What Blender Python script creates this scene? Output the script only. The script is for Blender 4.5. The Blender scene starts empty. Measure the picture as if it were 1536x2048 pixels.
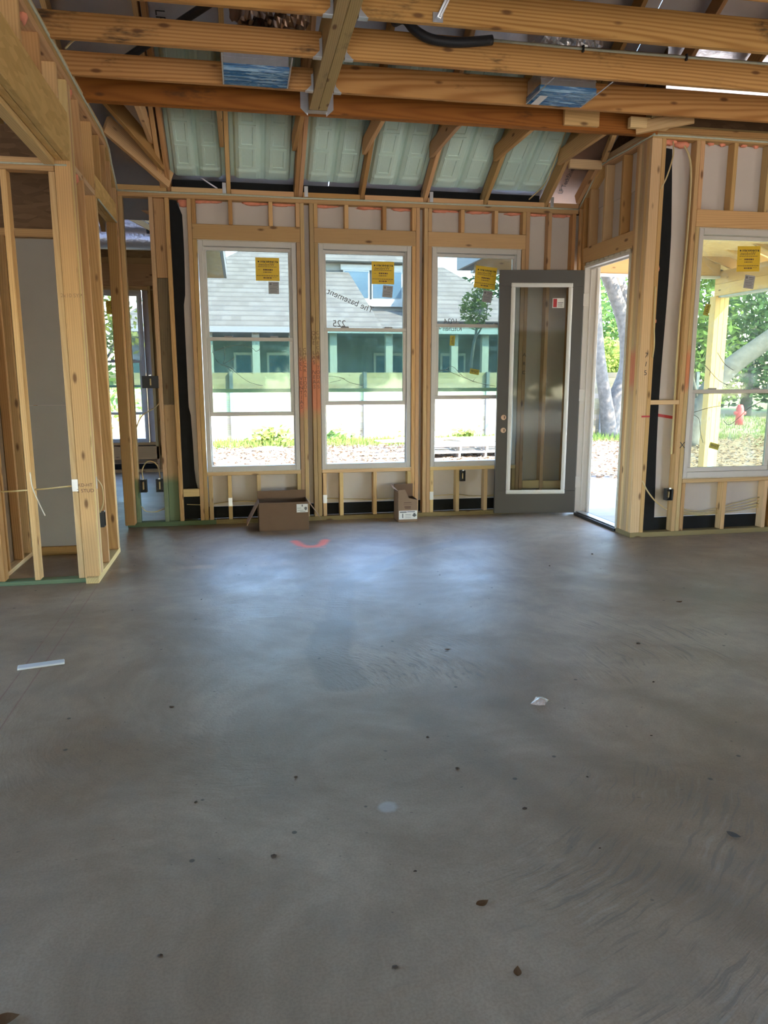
import bpy, bmesh, math, random
from mathutils import Vector, Matrix, Euler
random.seed(7)
SC = bpy.context.scene
COL = SC.collection

# ------------------------------------------------------------------ camera, sky, sun, exposure
CAM_H, FPX = 1.449, 1501.08
YAW, PIT, ROLL = math.radians(10.6824), math.radians(10.278), math.radians(-0.0864)
fw = Vector((math.sin(YAW)*math.cos(PIT), math.cos(YAW)*math.cos(PIT), -math.sin(PIT)))
rt = Vector((math.cos(YAW), -math.sin(YAW), 0)); up = rt.cross(fw)
r2 = math.cos(ROLL)*rt + math.sin(ROLL)*up; u2 = -math.sin(ROLL)*rt + math.cos(ROLL)*up
cd = bpy.data.cameras.new('camera'); cd.sensor_fit = 'HORIZONTAL'; cd.sensor_width = 36
cd.lens = FPX/1536*36; cd.clip_start = 0.05; cd.clip_end = 400
cam = bpy.data.objects.new('camera', cd); COL.objects.link(cam)
cam.matrix_world = Matrix(((r2.x, u2.x, -fw.x, 0), (r2.y, u2.y, -fw.y, 0), (r2.z, u2.z, -fw.z, CAM_H), (0, 0, 0, 1)))
SC.camera = cam

SUN_EL, SUN_AZ = math.radians(42), math.radians(125)      # azimuth measured clockwise from +y: sun to the right, behind the camera
w = bpy.data.worlds.new('sky'); SC.world = w; w.use_nodes = True
nt = w.node_tree; nt.nodes.clear()
sky = nt.nodes.new('ShaderNodeTexSky'); sky.sky_type = 'NISHITA'; sky.sun_disc = False
sky.sun_elevation = SUN_EL; sky.sun_rotation = SUN_AZ; sky.air_density = 1.0; sky.dust_density = 0.1; sky.ozone_density = 2.5
bg = nt.nodes.new('ShaderNodeBackground'); bg.inputs['Strength'].default_value = 0.54
ow = nt.nodes.new('ShaderNodeOutputWorld')
nt.links.new(sky.outputs[0], bg.inputs['Color']); nt.links.new(bg.outputs[0], ow.inputs['Surface'])
sl = bpy.data.lights.new('sun', 'SUN'); sl.energy = 6.0; sl.angle = math.radians(0.6); sl.color = (1.0, 0.95, 0.86)
so = bpy.data.objects.new('sun', sl); COL.objects.link(so)
sd = Vector((math.sin(SUN_AZ)*math.cos(SUN_EL), math.cos(SUN_AZ)*math.cos(SUN_EL), math.sin(SUN_EL)))
so.rotation_euler = sd.to_track_quat('Z', 'Y').to_euler(); so.location = (12, -10, 20)

SC.view_settings.view_transform = 'Standard'; SC.view_settings.look = 'None'
SC.view_settings.gamma = 1.0; SC.view_settings.use_curve_mapping = False
SC.view_settings.exposure = 2.97
SC.cycles.max_bounces = 8; SC.cycles.diffuse_bounces = 5; SC.cycles.glossy_bounces = 3
SC.cycles.transparent_max_bounces = 16; SC.cycles.transmission_bounces = 4
SC.cycles.sample_clamp_indirect = 6; SC.cycles.caustics_reflective = False; SC.cycles.caustics_refractive = False

# ------------------------------------------------------------------ material helpers
class G:
    def __init__(s, name):
        s.m = bpy.data.materials.new(name); s.m.use_nodes = True; s.nt = s.m.node_tree; s.nt.nodes.clear()
        s.out = s.nt.nodes.new('ShaderNodeOutputMaterial')
    def n(s, t, ins=None, **a):
        x = s.nt.nodes.new('ShaderNode'+t)
        for k, v in a.items(): setattr(x, k, v)
        for k, v in (ins or {}).items():
            if isinstance(v, bpy.types.NodeSocket): s.nt.links.new(v, x.inputs[k])
            else: x.inputs[k].default_value = v
        return x
    def ma(s, op, a, b=0.0, c=0.0, cl=False):
        return s.n('Math', {0: a, 1: b, 2: c}, operation=op, use_clamp=cl).outputs[0]
    def vm(s, op, a, b=(0, 0, 0)):
        x = s.n('VectorMath', {0: a, 1: b}, operation=op)
        return x.outputs['Value'] if op in ('LENGTH', 'DOT_PRODUCT', 'DISTANCE') else x.outputs[0]
    def mix(s, f, a, b, mode='MIX'):
        x = s.n('Mix', data_type='RGBA', blend_type=mode)
        for i, v in ((0, f), (6, a), (7, b)):
            if isinstance(v, bpy.types.NodeSocket): s.nt.links.new(v, x.inputs[i])
            else: x.inputs[i].default_value = v if i == 0 else (*v[:3], 1)
        return x.outputs[2]
    def step(s, v, lo, hi):
        return s.n('MapRange', {'Value': v, 'From Min': lo, 'From Max': hi}, interpolation_type='SMOOTHSTEP').outputs[0]
    def noise(s, vec, scale, det=3, rough=.55, dist=0.0):
        return s.n('TexNoise', {'Vector': vec, 'Scale': scale, 'Detail': det, 'Roughness': rough, 'Distortion': dist}).outputs[0]
    def bsdf(s, col, rough=.7, metal=0.0, bump=None, bs=.3, spec=.5, bd=.01):
        b = s.n('BsdfPrincipled', {'Base Color': col if isinstance(col, bpy.types.NodeSocket) else (*col, 1),
                                   'Roughness': rough, 'Metallic': metal, 'Specular IOR Level': spec})
        if bump is not None:
            bn = s.n('Bump', {'Height': bump, 'Strength': bs, 'Distance': bd}); s.nt.links.new(bn.outputs[0], b.inputs['Normal'])
        s.nt.links.new(b.outputs[0], s.out.inputs[0]); return b

M = {}
def plain(name, col, rough=.6, metal=0.0, var=.0, scale=6, bs=0, spec=.5):
    g = G(name); tc = g.n('TexCoord'); c = (*col, 1); bump = None
    if var:
        nz = g.noise(tc.outputs['Object'], scale, 4)
        c = g.mix(nz, tuple(x*(1-var) for x in col), tuple(min(1, x*(1+var)) for x in col))
        if bs: bump = nz
    else: c = col
    g.bsdf(c, rough, metal, bump, bs, spec); M[name] = g.m
def wood(name, light, dark, ring=.014, dirt=0.0, knots=1.0, mark=None, rough=.72, contrast=.0):
    g = G(name); tc = g.n('TexCoord'); oi = g.n('ObjectInfo')
    wn = g.n('TexWhiteNoise', {'W': oi.outputs['Random']}, noise_dimensions='1D').outputs['Color']
    sp = g.n('SeparateColor', {0: wn})
    p = tc.outputs['Object']; q = g.n('SeparateXYZ', {0: p})
    sc = g.n('VectorMath', {0: wn, 'Scale': 17.0}, operation='SCALE').outputs[0]
    ps = g.vm('ADD', g.vm('MULTIPLY', p, (.7, 5, 5)), sc)
    n1 = g.noise(ps, 1.6, 2)
    y = g.ma('ADD', q.outputs[1], g.ma('ADD', g.ma('MULTIPLY', q.outputs[0], .035), g.ma('MULTIPLY_ADD', sp.outputs[1], .24, -.12)))
    z = g.ma('ADD', q.outputs[2], g.ma('MULTIPLY_ADD', sp.outputs[2], .10, .05))
    r = g.ma('SQRT', g.ma('ADD', g.ma('MULTIPLY', y, y), g.ma('MULTIPLY', z, z)))
    ph = g.ma('ADD', g.ma('MULTIPLY', r, 6.283/ring), g.ma('MULTIPLY', n1, 7.0))
    s = g.ma('MULTIPLY_ADD', g.ma('SINE', ph), .5, .5); s = g.ma('POWER', s, 1.6)
    big = g.noise(g.vm('ADD', g.vm('MULTIPLY', p, (1.1, 3, 3)), sc), 1.2, 3)
    c = g.mix(g.ma('MULTIPLY', s, g.ma('MULTIPLY_ADD', big, .9, contrast)), light, dark)
    fib = g.noise(g.vm('ADD', g.vm('MULTIPLY', p, (3, 110, 110)), sc), 1.0, 3)
    c = g.mix(.28, c, g.mix(fib, (.25, .25, .25), (1, 1, 1)), 'MULTIPLY')
    vor = g.n('TexVoronoi', {'Vector': g.vm('ADD', g.vm('MULTIPLY', p, (3.4, 9, 9)), sc), 'Scale': 1.0}).outputs['Distance']
    kn = g.step(vor, .17, .06)
    c = g.mix(g.ma('MULTIPLY', kn, .8*knots), c, (.10, .035, .012))
    val = g.ma('MULTIPLY_ADD', sp.outputs[0], .34, .80)
    c = g.mix(1.0, c, g.n('CombineColor', {0: val, 1: g.ma('MULTIPLY', val, g.ma('MULTIPLY_ADD', sp.outputs[1], .10, .93)), 2: g.ma('MULTIPLY', val, g.ma('MULTIPLY_ADD', sp.outputs[2], .22, .84))}).outputs[0], 'MULTIPLY')
    if dirt:
        d = g.step(g.noise(g.vm('ADD', g.vm('MULTIPLY', p, (1.2, 3, 3)), sc), 1.3, 5, .7), .56, .70)
        d2 = g.noise(g.vm('MULTIPLY', p, (9, 60, 60)), 1, 3)
        c = g.mix(g.ma('MULTIPLY', g.ma('MULTIPLY', d, g.step(d2, .3, .6)), dirt), c, (.035, .025, .015))
    if mark:
        pos = g.n('NewGeometry').outputs['Position']; pz = g.n('SeparateXYZ', {0: pos})
        nz = g.noise(pos, 7, 4)
        for (col, z0, z1, soft, amt) in mark:
            zz = g.ma('ADD', pz.outputs[2], g.ma('MULTIPLY_ADD', nz, soft*3, -soft*1.5))
            k = g.ma('MULTIPLY', g.step(zz, z0-soft, z0+soft), g.step(zz, z1+soft, z1-soft))
            c = g.mix(g.ma('MULTIPLY', k, amt), c, col)
    g.bsdf(c, rough, 0, fib, .12, .35, .004); M[name] = g.m

wood('stud_wood', (.70, .445, .215), (.51, .278, .112))
wood('stud_pale', (.76, .55, .29), (.60, .38, .17))
wood('stud_dark', (.56, .32, .125), (.38, .185, .06))
wood('joist_wood', (.62, .335, .115), (.36, .15, .036), ring=.020, dirt=.85, contrast=.25)
wood('beam_wood', (.40, .145, .022), (.21, .06, .008), ring=.016, dirt=.6)
wood('old_wood', (.47, .34, .15), (.27, .18, .07), ring=.012, dirt=.5)
wood('plate_treated', (.36, .27, .13), (.24, .17, .07), dirt=.3)
wood('stud_green', (.58, .40, .21), (.43, .26, .12), mark=[((.05, .19, .12), -.1, .46, .06, .7)])
wood('plate_green', (.16, .22, .12), (.08, .14, .08))
wood('stud_marked', (.60, .41, .22), (.45, .27, .125), mark=[((.75, .17, .10), 1.10, 1.62, .07, .55)])
wood('stud_red', (.62, .44, .25), (.47, .29, .15), mark=[((.72, .06, .035), 1.33, 1.66, .07, .45)])
wood('fence_wood', (.46, .36, .22), (.36, .26, .14), ring=.03)
wood('porch_wood', (.74, .50, .22), (.60, .36, .13))
wood('post_yellow', (.78, .55, .22), (.62, .40, .13))
wood('pallet_wood', (.40, .35, .28), (.30, .25, .19))
wood('weathered_plank', (.25, .18, .11), (.12, .085, .055), dirt=.9)

def osb(name, a, b, rough=.75):
    g = G(name); p = g.n('TexCoord').outputs['Object']
    d = g.noise(p, 5, 2)
    v = g.n('TexVoronoi', {'Vector': g.vm('MULTIPLY', p, (9, 34, 34)), 'Scale': 1.0})
    sp = g.n('SeparateColor', {0: v.outputs['Color']})
    c = g.mix(sp.outputs[0], a, b)
    c = g.mix(g.ma('MULTIPLY', d, .4), c, tuple(x*.6 for x in a))
    g.bsdf(c, rough, 0, sp.outputs[1], .2, .3, .003); M[name] = g.m
osb('lvl_strand', (.76, .51, .20), (.60, .38, .13))
osb('osb', (.42, .28, .14), (.27, .165, .075))
osb('osb_bright', (.78, .58, .32), (.62, .43, .20))
osb('osb_shaded', (.20, .12, .065), (.12, .07, .035))  # darker copy of the board colour, attic and closet gloom put in

plain('sheathing', (.60, .54, .49), .8, 0, .10, 2.5)
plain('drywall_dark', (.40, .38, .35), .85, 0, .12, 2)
plain('membrane', (.014, .0145, .015), .75, 0, .3, 9, .3, .15)
plain('seal_bead', (.50, .53, .42), .6, 0, .2, 30)
plain('pink_foam', (.78, .30, .19), .8, 0, .25, 25, .5)
plain('tan_foam', (.62, .56, .45), .8, 0, .25, 25, .5)
plain('galvanised', (.62, .64, .66), .32, .9, .25, 14)
plain('vinyl', (.58, .55, .51), .5, 0, .03, 3)
plain('door_paint', (.075, .066, .057), .5, 0, .05, 2)
plain('door_white', (.78, .76, .72), .45)
plain('jamb_white', (.72, .66, .60), .55, 0, .05, 4)
plain('cardboard', (.17, .10, .058), .85, 0, .08, 12)
plain('cardboard_light', (.27, .175, .11), .85, 0, .10, 12)
plain('paper_white', (.78, .76, .73), .7)
plain('ink', (.02, .02, .022), .6)
plain('ink_grey', (.16, .16, .17), .6)
plain('ink_brown', (.14, .07, .045), .7)
plain('wrinkle', (.20, .21, .18), .5)
plain('stamp', (.34, .21, .10), .7)
plain('sticker_yellow', (.78, .52, .025), .5, 0, .06, 30)
plain('sticker_grey', (.38, .38, .39), .5, 0, .08, 60)
plain('sticker_olive', (.42, .38, .04), .5)
plain('sticker_red', (.50, .03, .035), .5)
plain('ebox', (.035, .037, .040), .5, 0, .2, 20)
plain('cable', (.62, .50, .26), .5)
plain('cable_white', (.72, .68, .58), .5)
plain('black_rubber', (.008, .008, .009), .55, 0, .2, 40, .4)
plain('hole_peach', (.85, .58, .40), .7)
plain('threshold', (.06, .06, .062), .4, .4)
plain('foil_brown', (.42, .30, .22), .28, .85, .35, 10, .8)
plain('warm_lit_deck', (.40, .25, .18), .5, .35, .25, 5)  # orange light at the roof corner put into the deck colour
plain('chalk_red', (.30, .10, .08), .9)
plain('white_strip', (.80, .80, .78), .5)
plain('dirt_brown', (.05, .03, .018), .9, 0, .4, 30, .5)  # mottled dark earth colour of the dirt clods
plain('trunk_bark', (.11, .088, .066), .95, 0, .75, 9, 1.0)
plain('bark_dark', (.10, .09, .08), .95, 0, .45, 10, 1.0)
plain('fence_steel', (.17, .175, .18), .5, .3)
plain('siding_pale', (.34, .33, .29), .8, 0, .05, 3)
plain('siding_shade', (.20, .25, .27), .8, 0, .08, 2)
plain('trim_white', (.60, .60, .58), .6)
plain('pane_dark', (.10, .18, .26), .08)
plain('fascia_grey', (.30, .32, .34), .6)
plain('tape_blue', (.30, .55, .70), .5)
plain('hydrant_red', (.65, .05, .05), .5)
plain('bounce_tan', (.52, .43, .32), .85, 0, .15, 1.0)  # colour of the added slabs that bounce warm sunlight
plain('stone_white', (.50, .48, .46), .8, 0, .1, 8)
plain('slab_out', (.40, .40, .39), .75, 0, .15, 1.5)
plain('housewrap', (.32, .40, .46), .5, 0, .1, 3)
plain('black_weather', (.012, .012, .013), .6)

g = G('foil_deck'); p = g.n('TexCoord').outputs['Object']
nz = g.noise(p, 18, 4); n2 = g.noise(p, 2.2, 2)
g.bsdf(g.mix(n2, (.50, .47, .50), (.66, .64, .66)), .36, .85, nz, .45, .5, .01); M['foil_deck'] = g.m
g = G('duct_foil'); p = g.n('TexCoord').outputs['Object']
nz = g.noise(p, 26, 5); g.bsdf(g.mix(g.noise(p, 4), (.62, .60, .60), (.80, .80, .82)), .30, .8, nz, .6, .5, .012); M['duct_foil'] = g.m
g = G('baffle_green'); p = g.n('TexCoord').outputs['Object']
g.bsdf(g.mix(g.noise(p, 7), (.52, .68, .60), (.60, .76, .68)), .5, 0, g.noise(p, 40), .05); M['baffle_green'] = g.m
g = G('blue_film'); p = g.n('TexCoord').outputs['Object']
st = g.noise(g.vm('MULTIPLY', p, (3, 45, 45)), 1, 4, .6, 1.0)
g.bsdf(g.mix(g.step(st, .45, .62), (.025, .14, .34), (.30, .52, .72)), .16, 0, st, .9, .9, .02); M['blue_film'] = g.m  # pale crinkle highlights mixed into the film colour
g = G('wrapper_foil'); p = g.n('TexCoord').outputs['Object']
g.bsdf((.80, .82, .85), .2, .75, g.noise(p, 40), .8); M['wrapper_foil'] = g.m

def glass(name, tint, haze, seed):
    g = G(name); p = g.n('TexCoord').outputs['Object']
    ps = g.vm('ADD', p, (seed, seed*.7, 0))
    tr = g.n('BsdfTransparent', {'Color': (*tint, 1)})
    gl = g.n('BsdfGlossy', {'Color': (.9, .95, .95, 1), 'Roughness': .04})
    df = g.n('BsdfTranslucent', {'Color': (.85, .93, .92, 1)}); d2 = g.n('BsdfDiffuse', {'Color': (.75, .78, .76, 1)})
    hz = g.n('MixShader', {0: .35, 1: df.outputs[0], 2: d2.outputs[0]})
    streak = g.step(g.noise(g.vm('MULTIPLY', ps, (2.5, 2.5, 1.2)), 3.2, 4, .6, 1.0), .50, .78)
    lines = g.step(g.ma('ABSOLUTE', g.ma('SUBTRACT', g.noise(ps, 3.0, 2, .4, .8), .5)), .012, .0)
    fac = g.ma('MULTIPLY', g.ma('ADD', g.ma('MULTIPLY_ADD', streak, .9, .25), g.ma('MULTIPLY', lines, .45)), haze)
    m1 = g.n('MixShader', {0: fac, 1: tr.outputs[0], 2: hz.outputs[0]})
    fr = g.n('Fresnel', {'IOR': 1.45})
    m2 = g.n('MixShader', {0: g.ma('MULTIPLY', fr.outputs[0], .22), 1: m1.outputs[0], 2: gl.outputs[0]})
    g.nt.links.new(m2.outputs[0], g.out.inputs[0]); M[name] = g.m
glass('glass_upper', (.44, .45, .42), .07, 1.3)
glass('glass_lower', (.80, .97, .90), .07, 4.1)
glass('glass_right', (.64, .68, .58), .16, 7.7)
glass('glass_door', (.80, .82, .80), .03, 2.2)

# neighbour roof shingles: colour courses only (far away)
g = G('shingles'); p = g.n('TexCoord').outputs['Object']; q = g.n('SeparateXYZ', {0: p})
row = g.ma('FRACT', g.ma('MULTIPLY', q.outputs[2], 5.5))
rid = g.ma('FLOOR', g.ma('MULTIPLY', q.outputs[2], 5.5))
br = g.n('TexWhiteNoise', {'Vector': g.n('CombineXYZ', {0: g.ma('FLOOR', g.ma('MULTIPLY_ADD', q.outputs[0], 3.2, g.ma('MULTIPLY', rid, .37))), 1: rid}).outputs[0]}, noise_dimensions='3D').outputs[0]
c = g.mix(br, (.16, .155, .14), (.21, .205, .185)); c = g.mix(g.ma('MULTIPLY', g.step(row, .42, .10), .7), c, (.11, .105, .10))
g.bsdf(c, .9, 0, row, .4, .3, .03); M['shingles'] = g.m

# leaf materials
def leafmat(name, a, b, trans=.35):
    g = G(name); oi = g.n('NewGeometry')
    c = g.mix(g.n('TexWhiteNoise', {'Vector': g.vm('MULTIPLY', g.n('TexCoord').outputs['Object'], (9, 9, 9))}, noise_dimensions='3D').outputs[0], a, b)
    d = g.n('BsdfDiffuse', {'Color': c}); t = g.n('BsdfTranslucent', {'Color': c})
    m = g.n('MixShader', {0: trans, 1: d.outputs[0], 2: t.outputs[0]}); g.nt.links.new(m.outputs[0], g.out.inputs[0]); M[name] = g.m
leafmat('leaf_green', (.08, .14, .03), (.17, .24, .07))
leafmat('leaf_dark', (.04, .08, .035), (.09, .15, .06))
leafmat('leaf_yellow', (.14, .20, .035), (.24, .27, .07))
leafmat('litter', (.17, .095, .05), (.27, .20, .13), .15)
leafmat('dry_leaf', (.10, .05, .025), (.20, .11, .055), .1)
leafmat('grass_blade', (.11, .18, .03), (.21, .25, .07))

# ------------------------------------------------------------------ geometry helpers
def link(o): COL.objects.link(o); return o
def setparent(o, parent, mw):
    if parent is not None:
        o.parent = parent; o.matrix_local = PM(parent).inverted() @ mw
    else: o.matrix_world = mw
    WM[o.name] = mw
WM = {}
def PM(o): return WM[o.name]
def empty(name, loc=(0, 0, 0), rz=0, label=None, cat=None, kind=None, group=None):
    o = bpy.data.objects.new(name, None); link(o); mw = Matrix.Translation(loc) @ Matrix.Rotation(rz, 4, 'Z')
    o.empty_display_size = .1; setparent(o, None, mw); tag(o, label, cat, kind, group); return o
def tag(o, label=None, cat=None, kind=None, group=None):
    if label: o['label'] = label
    if cat: o['category'] = cat
    if kind: o['kind'] = kind
    if group: o['group'] = group
    return o
def mesh(name, verts, faces, mat, parent=None, mw=None, smooth=False):
    me = bpy.data.meshes.new(name); me.from_pydata([tuple(v) for v in verts], [], faces); me.update()
    if isinstance(mat, (list, tuple)):
        for x in mat: me.materials.append(M[x])
    else: me.materials.append(M[mat])
    if smooth: me.polygons.foreach_set('use_smooth', [True]*len(me.polygons))
    o = bpy.data.objects.new(name, me); link(o); setparent(o, parent, mw or Matrix()); return o
def share(name, me, parent, mw):
    o = bpy.data.objects.new(name, me); link(o); setparent(o, parent, mw); return o
def boxdata(lx, ly, lz, b=.003):
    b = min(b, lx*.3, ly*.3, lz*.3); hx, hy, hz = lx/2, ly/2, lz/2
    V = []; idx = {}
    for sx in (-1, 1):
        for sy in (-1, 1):
            for sz in (-1, 1):
                for k in range(3):
                    v = [sx*(hx-b), sy*(hy-b), sz*(hz-b)]; v[k] = (sx*hx, sy*hy, sz*hz)[k]
                    idx[(sx, sy, sz, k)] = len(V); V.append(v)
    F = []
    for k in range(3):
        a, c = [(1, 2), (2, 0), (0, 1)][k]
        for s in (-1, 1):
            loop = []
            for (p, q) in ((-1, -1), (1, -1), (1, 1), (-1, 1)):
                t = [0, 0, 0]; t[k] = s; t[a] = p; t[c] = q; loop.append(idx[(*t, k)])
            F.append(loop if s > 0 else loop[::-1])
    for k in range(3):                       # edge chamfers along axis k
        a, c = [(1, 2), (2, 0), (0, 1)][k]
        for sa in (-1, 1):
            for s_c in (-1, 1):
                def T(sk): 
                    t = [0, 0, 0]; t[k] = sk; t[a] = sa; t[c] = s_c; return t
                f = [idx[(*T(-1), a)], idx[(*T(1), a)], idx[(*T(1), c)], idx[(*T(-1), c)]]
                F.append(f if sa*s_c < 0 else f[::-1])
    for sx in (-1, 1):
        for sy in (-1, 1):
            for sz in (-1, 1):
                f = [idx[(sx, sy, sz, k)] for k in range(3)]
                F.append(f if sx*sy*sz > 0 else f[::-1])
    return V, F
def B(parent, name, x, y, z, mat, b=.003):
    """board filling the box x,y,z; its own X axis runs along the longest side"""
    d = (x[1]-x[0], y[1]-y[0], z[1]-z[0]); c = Vector(((x[0]+x[1])/2, (y[0]+y[1])/2, (z[0]+z[1])/2))
    k = max(range(3), key=lambda i: d[i])
    if k == 0: R = Matrix(((1, 0, 0), (0, 1, 0), (0, 0, 1))); l = d
    elif k == 1: R = Matrix(((0, -1, 0), (1, 0, 0), (0, 0, 1))); l = (d[1], d[0], d[2])
    else: R = Matrix(((0, 0, -1), (0, 1, 0), (1, 0, 0))); l = (d[2], d[1], d[0])
    V, F = boxdata(*l, b)
    return mesh(name, V, F, mat, parent, Matrix.Translation(c) @ R.to_4x4())
def L(parent, name, p0, p1, w, d, mat, upv=(0, 0, 1), b=.003):
    """board from p0 to p1 (centre line), thickness w sideways, depth d along upv"""
    p0, p1 = Vector(p0), Vector(p1); X = (p1-p0); ln = X.length; X.normalize()
    Y = Vector(upv).cross(X).normalized(); Z = X.cross(Y)
    R = Matrix((X, Y, Z)).transposed().to_4x4(); V, F = boxdata(ln, w, d, b)
    return mesh(name, V, F, mat, parent, Matrix.Translation((p0+p1)/2) @ R)
def tube(parent, name, pts, r, mat, seg=8, cap=True, sub=3):
    P = [Vector(p) for p in pts]
    if len(P) > 2 and sub > 1:                 # catmull-rom
        Q = []
        for i in range(len(P)-1):
            a, b_, c, d = P[max(i-1, 0)], P[i], P[i+1], P[min(i+2, len(P)-1)]
            for k in range(sub):
                t = k/sub; Q.append(.5*((2*b_)+(c-a)*t+(2*a-5*b_+4*c-d)*t*t+(3*b_-a-3*c+d)*t**3))
        Q.append(P[-1]); rr = r if not isinstance(r, (list, tuple)) else None
        if rr is None:
            R_ = []
            for i in range(len(P)-1):
                for k in range(sub): R_.append(r[i]+(r[i+1]-r[i])*k/sub)
            R_.append(r[-1])
        P = Q
    else: R_ = list(r) if isinstance(r, (list, tuple)) else None
    if not isinstance(r, (list, tuple)): R_ = [r]*len(P)
    V = []; F = []; o = P[0].copy(); prev = None
    for i, p in enumerate(P):
        t = (P[min(i+1, len(P)-1)]-P[max(i-1, 0)]).normalized()
        n = (prev - prev.dot(t)*t) if prev is not None else t.orthogonal()
        if n.length < 1e-5: n = t.orthogonal()
        n.normalize(); prev = n; bn = t.cross(n)
        for k in range(seg):
            a = 2*math.pi*k/seg; V.append(p-o+R_[i]*(math.cos(a)*n+math.sin(a)*bn))
    for i in range(len(P)-1):
        for k in range(seg):
            F.append((i*seg+k, i*seg+(k+1) % seg, (i+1)*seg+(k+1) % seg, (i+1)*seg+k))
    if cap: F.append(tuple(range(seg))[::-1]); F.append(tuple((len(P)-1)*seg+k for k in range(seg)))
    return mesh(name, V, F, mat, parent, Matrix.Translation(o), True)
def quad(parent, name, pts, mat, th=0.0):
    P = [Vector(p) for p in pts]; c = sum(P, Vector())/len(P); n = (P[1]-P[0]).cross(P[2]-P[0]).normalized()
    k = len(P); V = [p-c for p in P]; F = [tuple(range(k))]
    if th:
        V += [p-c-n*th for p in P]; F += [tuple(range(2*k-1, k-1, -1))] + [(i, i+k, (i+1) % k+k, (i+1) % k) for i in range(k)]
        F[2:] = [f[::1] for f in F[2:]]
    return mesh(name, V, F, mat, parent, Matrix.Translation(c))
def blob(parent, name, c, r, mat, sx=1, sy=1, sz=1, rough=.25, sub=2, seed=0):
    bm = bmesh.new(); bmesh.ops.create_icosphere(bm, subdivisions=sub, radius=r); rnd = random.Random(seed)
    for v in bm.verts:
        k = 1+rnd.uniform(-rough, rough); v.co = Vector((v.co.x*sx*k, v.co.y*sy*k, v.co.z*sz*k))
    me = bpy.data.meshes.new(name); bm.to_mesh(me); bm.free(); me.materials.append(M[mat])
    me.polygons.foreach_set('use_smooth', [True]*len(me.polygons))
    return share(name, me, parent, Matrix.Translation(c))
def text(parent, name, s, size, mat, mw, extr=.0):
    cu = bpy.data.curves.new(name, 'FONT'); cu.body = s; cu.size = size; cu.align_x = 'CENTER'; cu.align_y = 'CENTER'; cu.extrude = extr
    t = bpy.data.objects.new('t', cu); me = bpy.data.meshes.new_from_object(t); bpy.data.objects.remove(t); bpy.data.curves.remove(cu)
    me.materials.clear(); me.materials.append(M[mat]); me.name = name
    return share(name, me, parent, mw)
def bars(parent, name, rows, mat, mw):
    """flat print: rows of (x0,x1,z0,z1) rectangles in the local XZ plane"""
    V = []; F = []
    for (a, b_, c, d) in rows:
        i = len(V); V += [(a, 0, c), (b_, 0, c), (b_, 0, d), (a, 0, d)]; F.append((i, i+1, i+2, i+3))
    return mesh(name, V, F, mat, parent, mw)
FACE_Y = Matrix.Rotation(math.pi/2, 4, 'X')        # text plane facing -y
MIRROR = Matrix.Diagonal((-1, 1, 1, 1))

# ------------------------------------------------------------------ floor
g = G('concrete'); pos = g.n('NewGeometry').outputs['Position']; q = g.n('SeparateXYZ', {0: pos}); X_, Y_ = q.outputs[0], q.outputs[1]
def seg_dist(g, ax, ay, bx, by):
    dx, dy = bx-ax, by-ay; l2 = dx*dx+dy*dy
    t = g.ma('DIVIDE', g.ma('ADD', g.ma('MULTIPLY', g.ma('SUBTRACT', X_, ax), dx), g.ma('MULTIPLY', g.ma('SUBTRACT', Y_, ay), dy)), l2, cl=True)
    ex = g.ma('SUBTRACT', X_, g.ma('MULTIPLY_ADD', t, dx, ax)); ey = g.ma('SUBTRACT', Y_, g.ma('MULTIPLY_ADD', t, dy, ay))
    return g.ma('SQRT', g.ma('ADD', g.ma('MULTIPLY', ex, ex), g.ma('MULTIPLY', ey, ey)))
def poly_dist(g, pts):
    d = None
    for a, b_ in zip(pts[:-1], pts[1:]):
        e = seg_dist(g, *a, *b_); d = e if d is None else g.ma('MINIMUM', d, e)
    return d
warp = g.n('TexNoise', {'Vector': pos, 'Scale': .55, 'Detail': 2.0}).outputs['Color']
wp = g.vm('ADD', pos, g.n('VectorMath', {0: g.vm('SUBTRACT', warp, (.5, .5, .5)), 'Scale': 1.6}, operation='SCALE').outputs[0])
big = g.noise(wp, .75, 4, .6); mid = g.noise(pos, 3.2, 5, .65); fine = g.noise(pos, 60, 3, .6)
c = g.mix(g.step(big, .30, .70), (.265, .185, .113), (.46, .365, .262))
mot = g.noise(wp, 9, 6, .7); c = g.mix(.55, c, g.mix(g.step(mot, .3, .7), (.70, .68, .66), (1.0, 1.0, 1.0)), 'MULTIPLY')
speck = g.noise(pos, 130, 2); c = g.mix(.35, c, g.mix(g.step(speck, .35, .62), (.6, .58, .56), (1, 1, 1)), 'MULTIPLY')
c = g.mix(g.ma('MULTIPLY', g.step(mid, .50, .72), .35), c, (.235, .205, .165))
c = g.mix(g.ma('MULTIPLY', g.step(g.noise(g.vm('ADD', pos, (9, 4, 0)), 1.3, 4, .6), .55, .75), .35), c, (.30, .235, .17))
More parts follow.
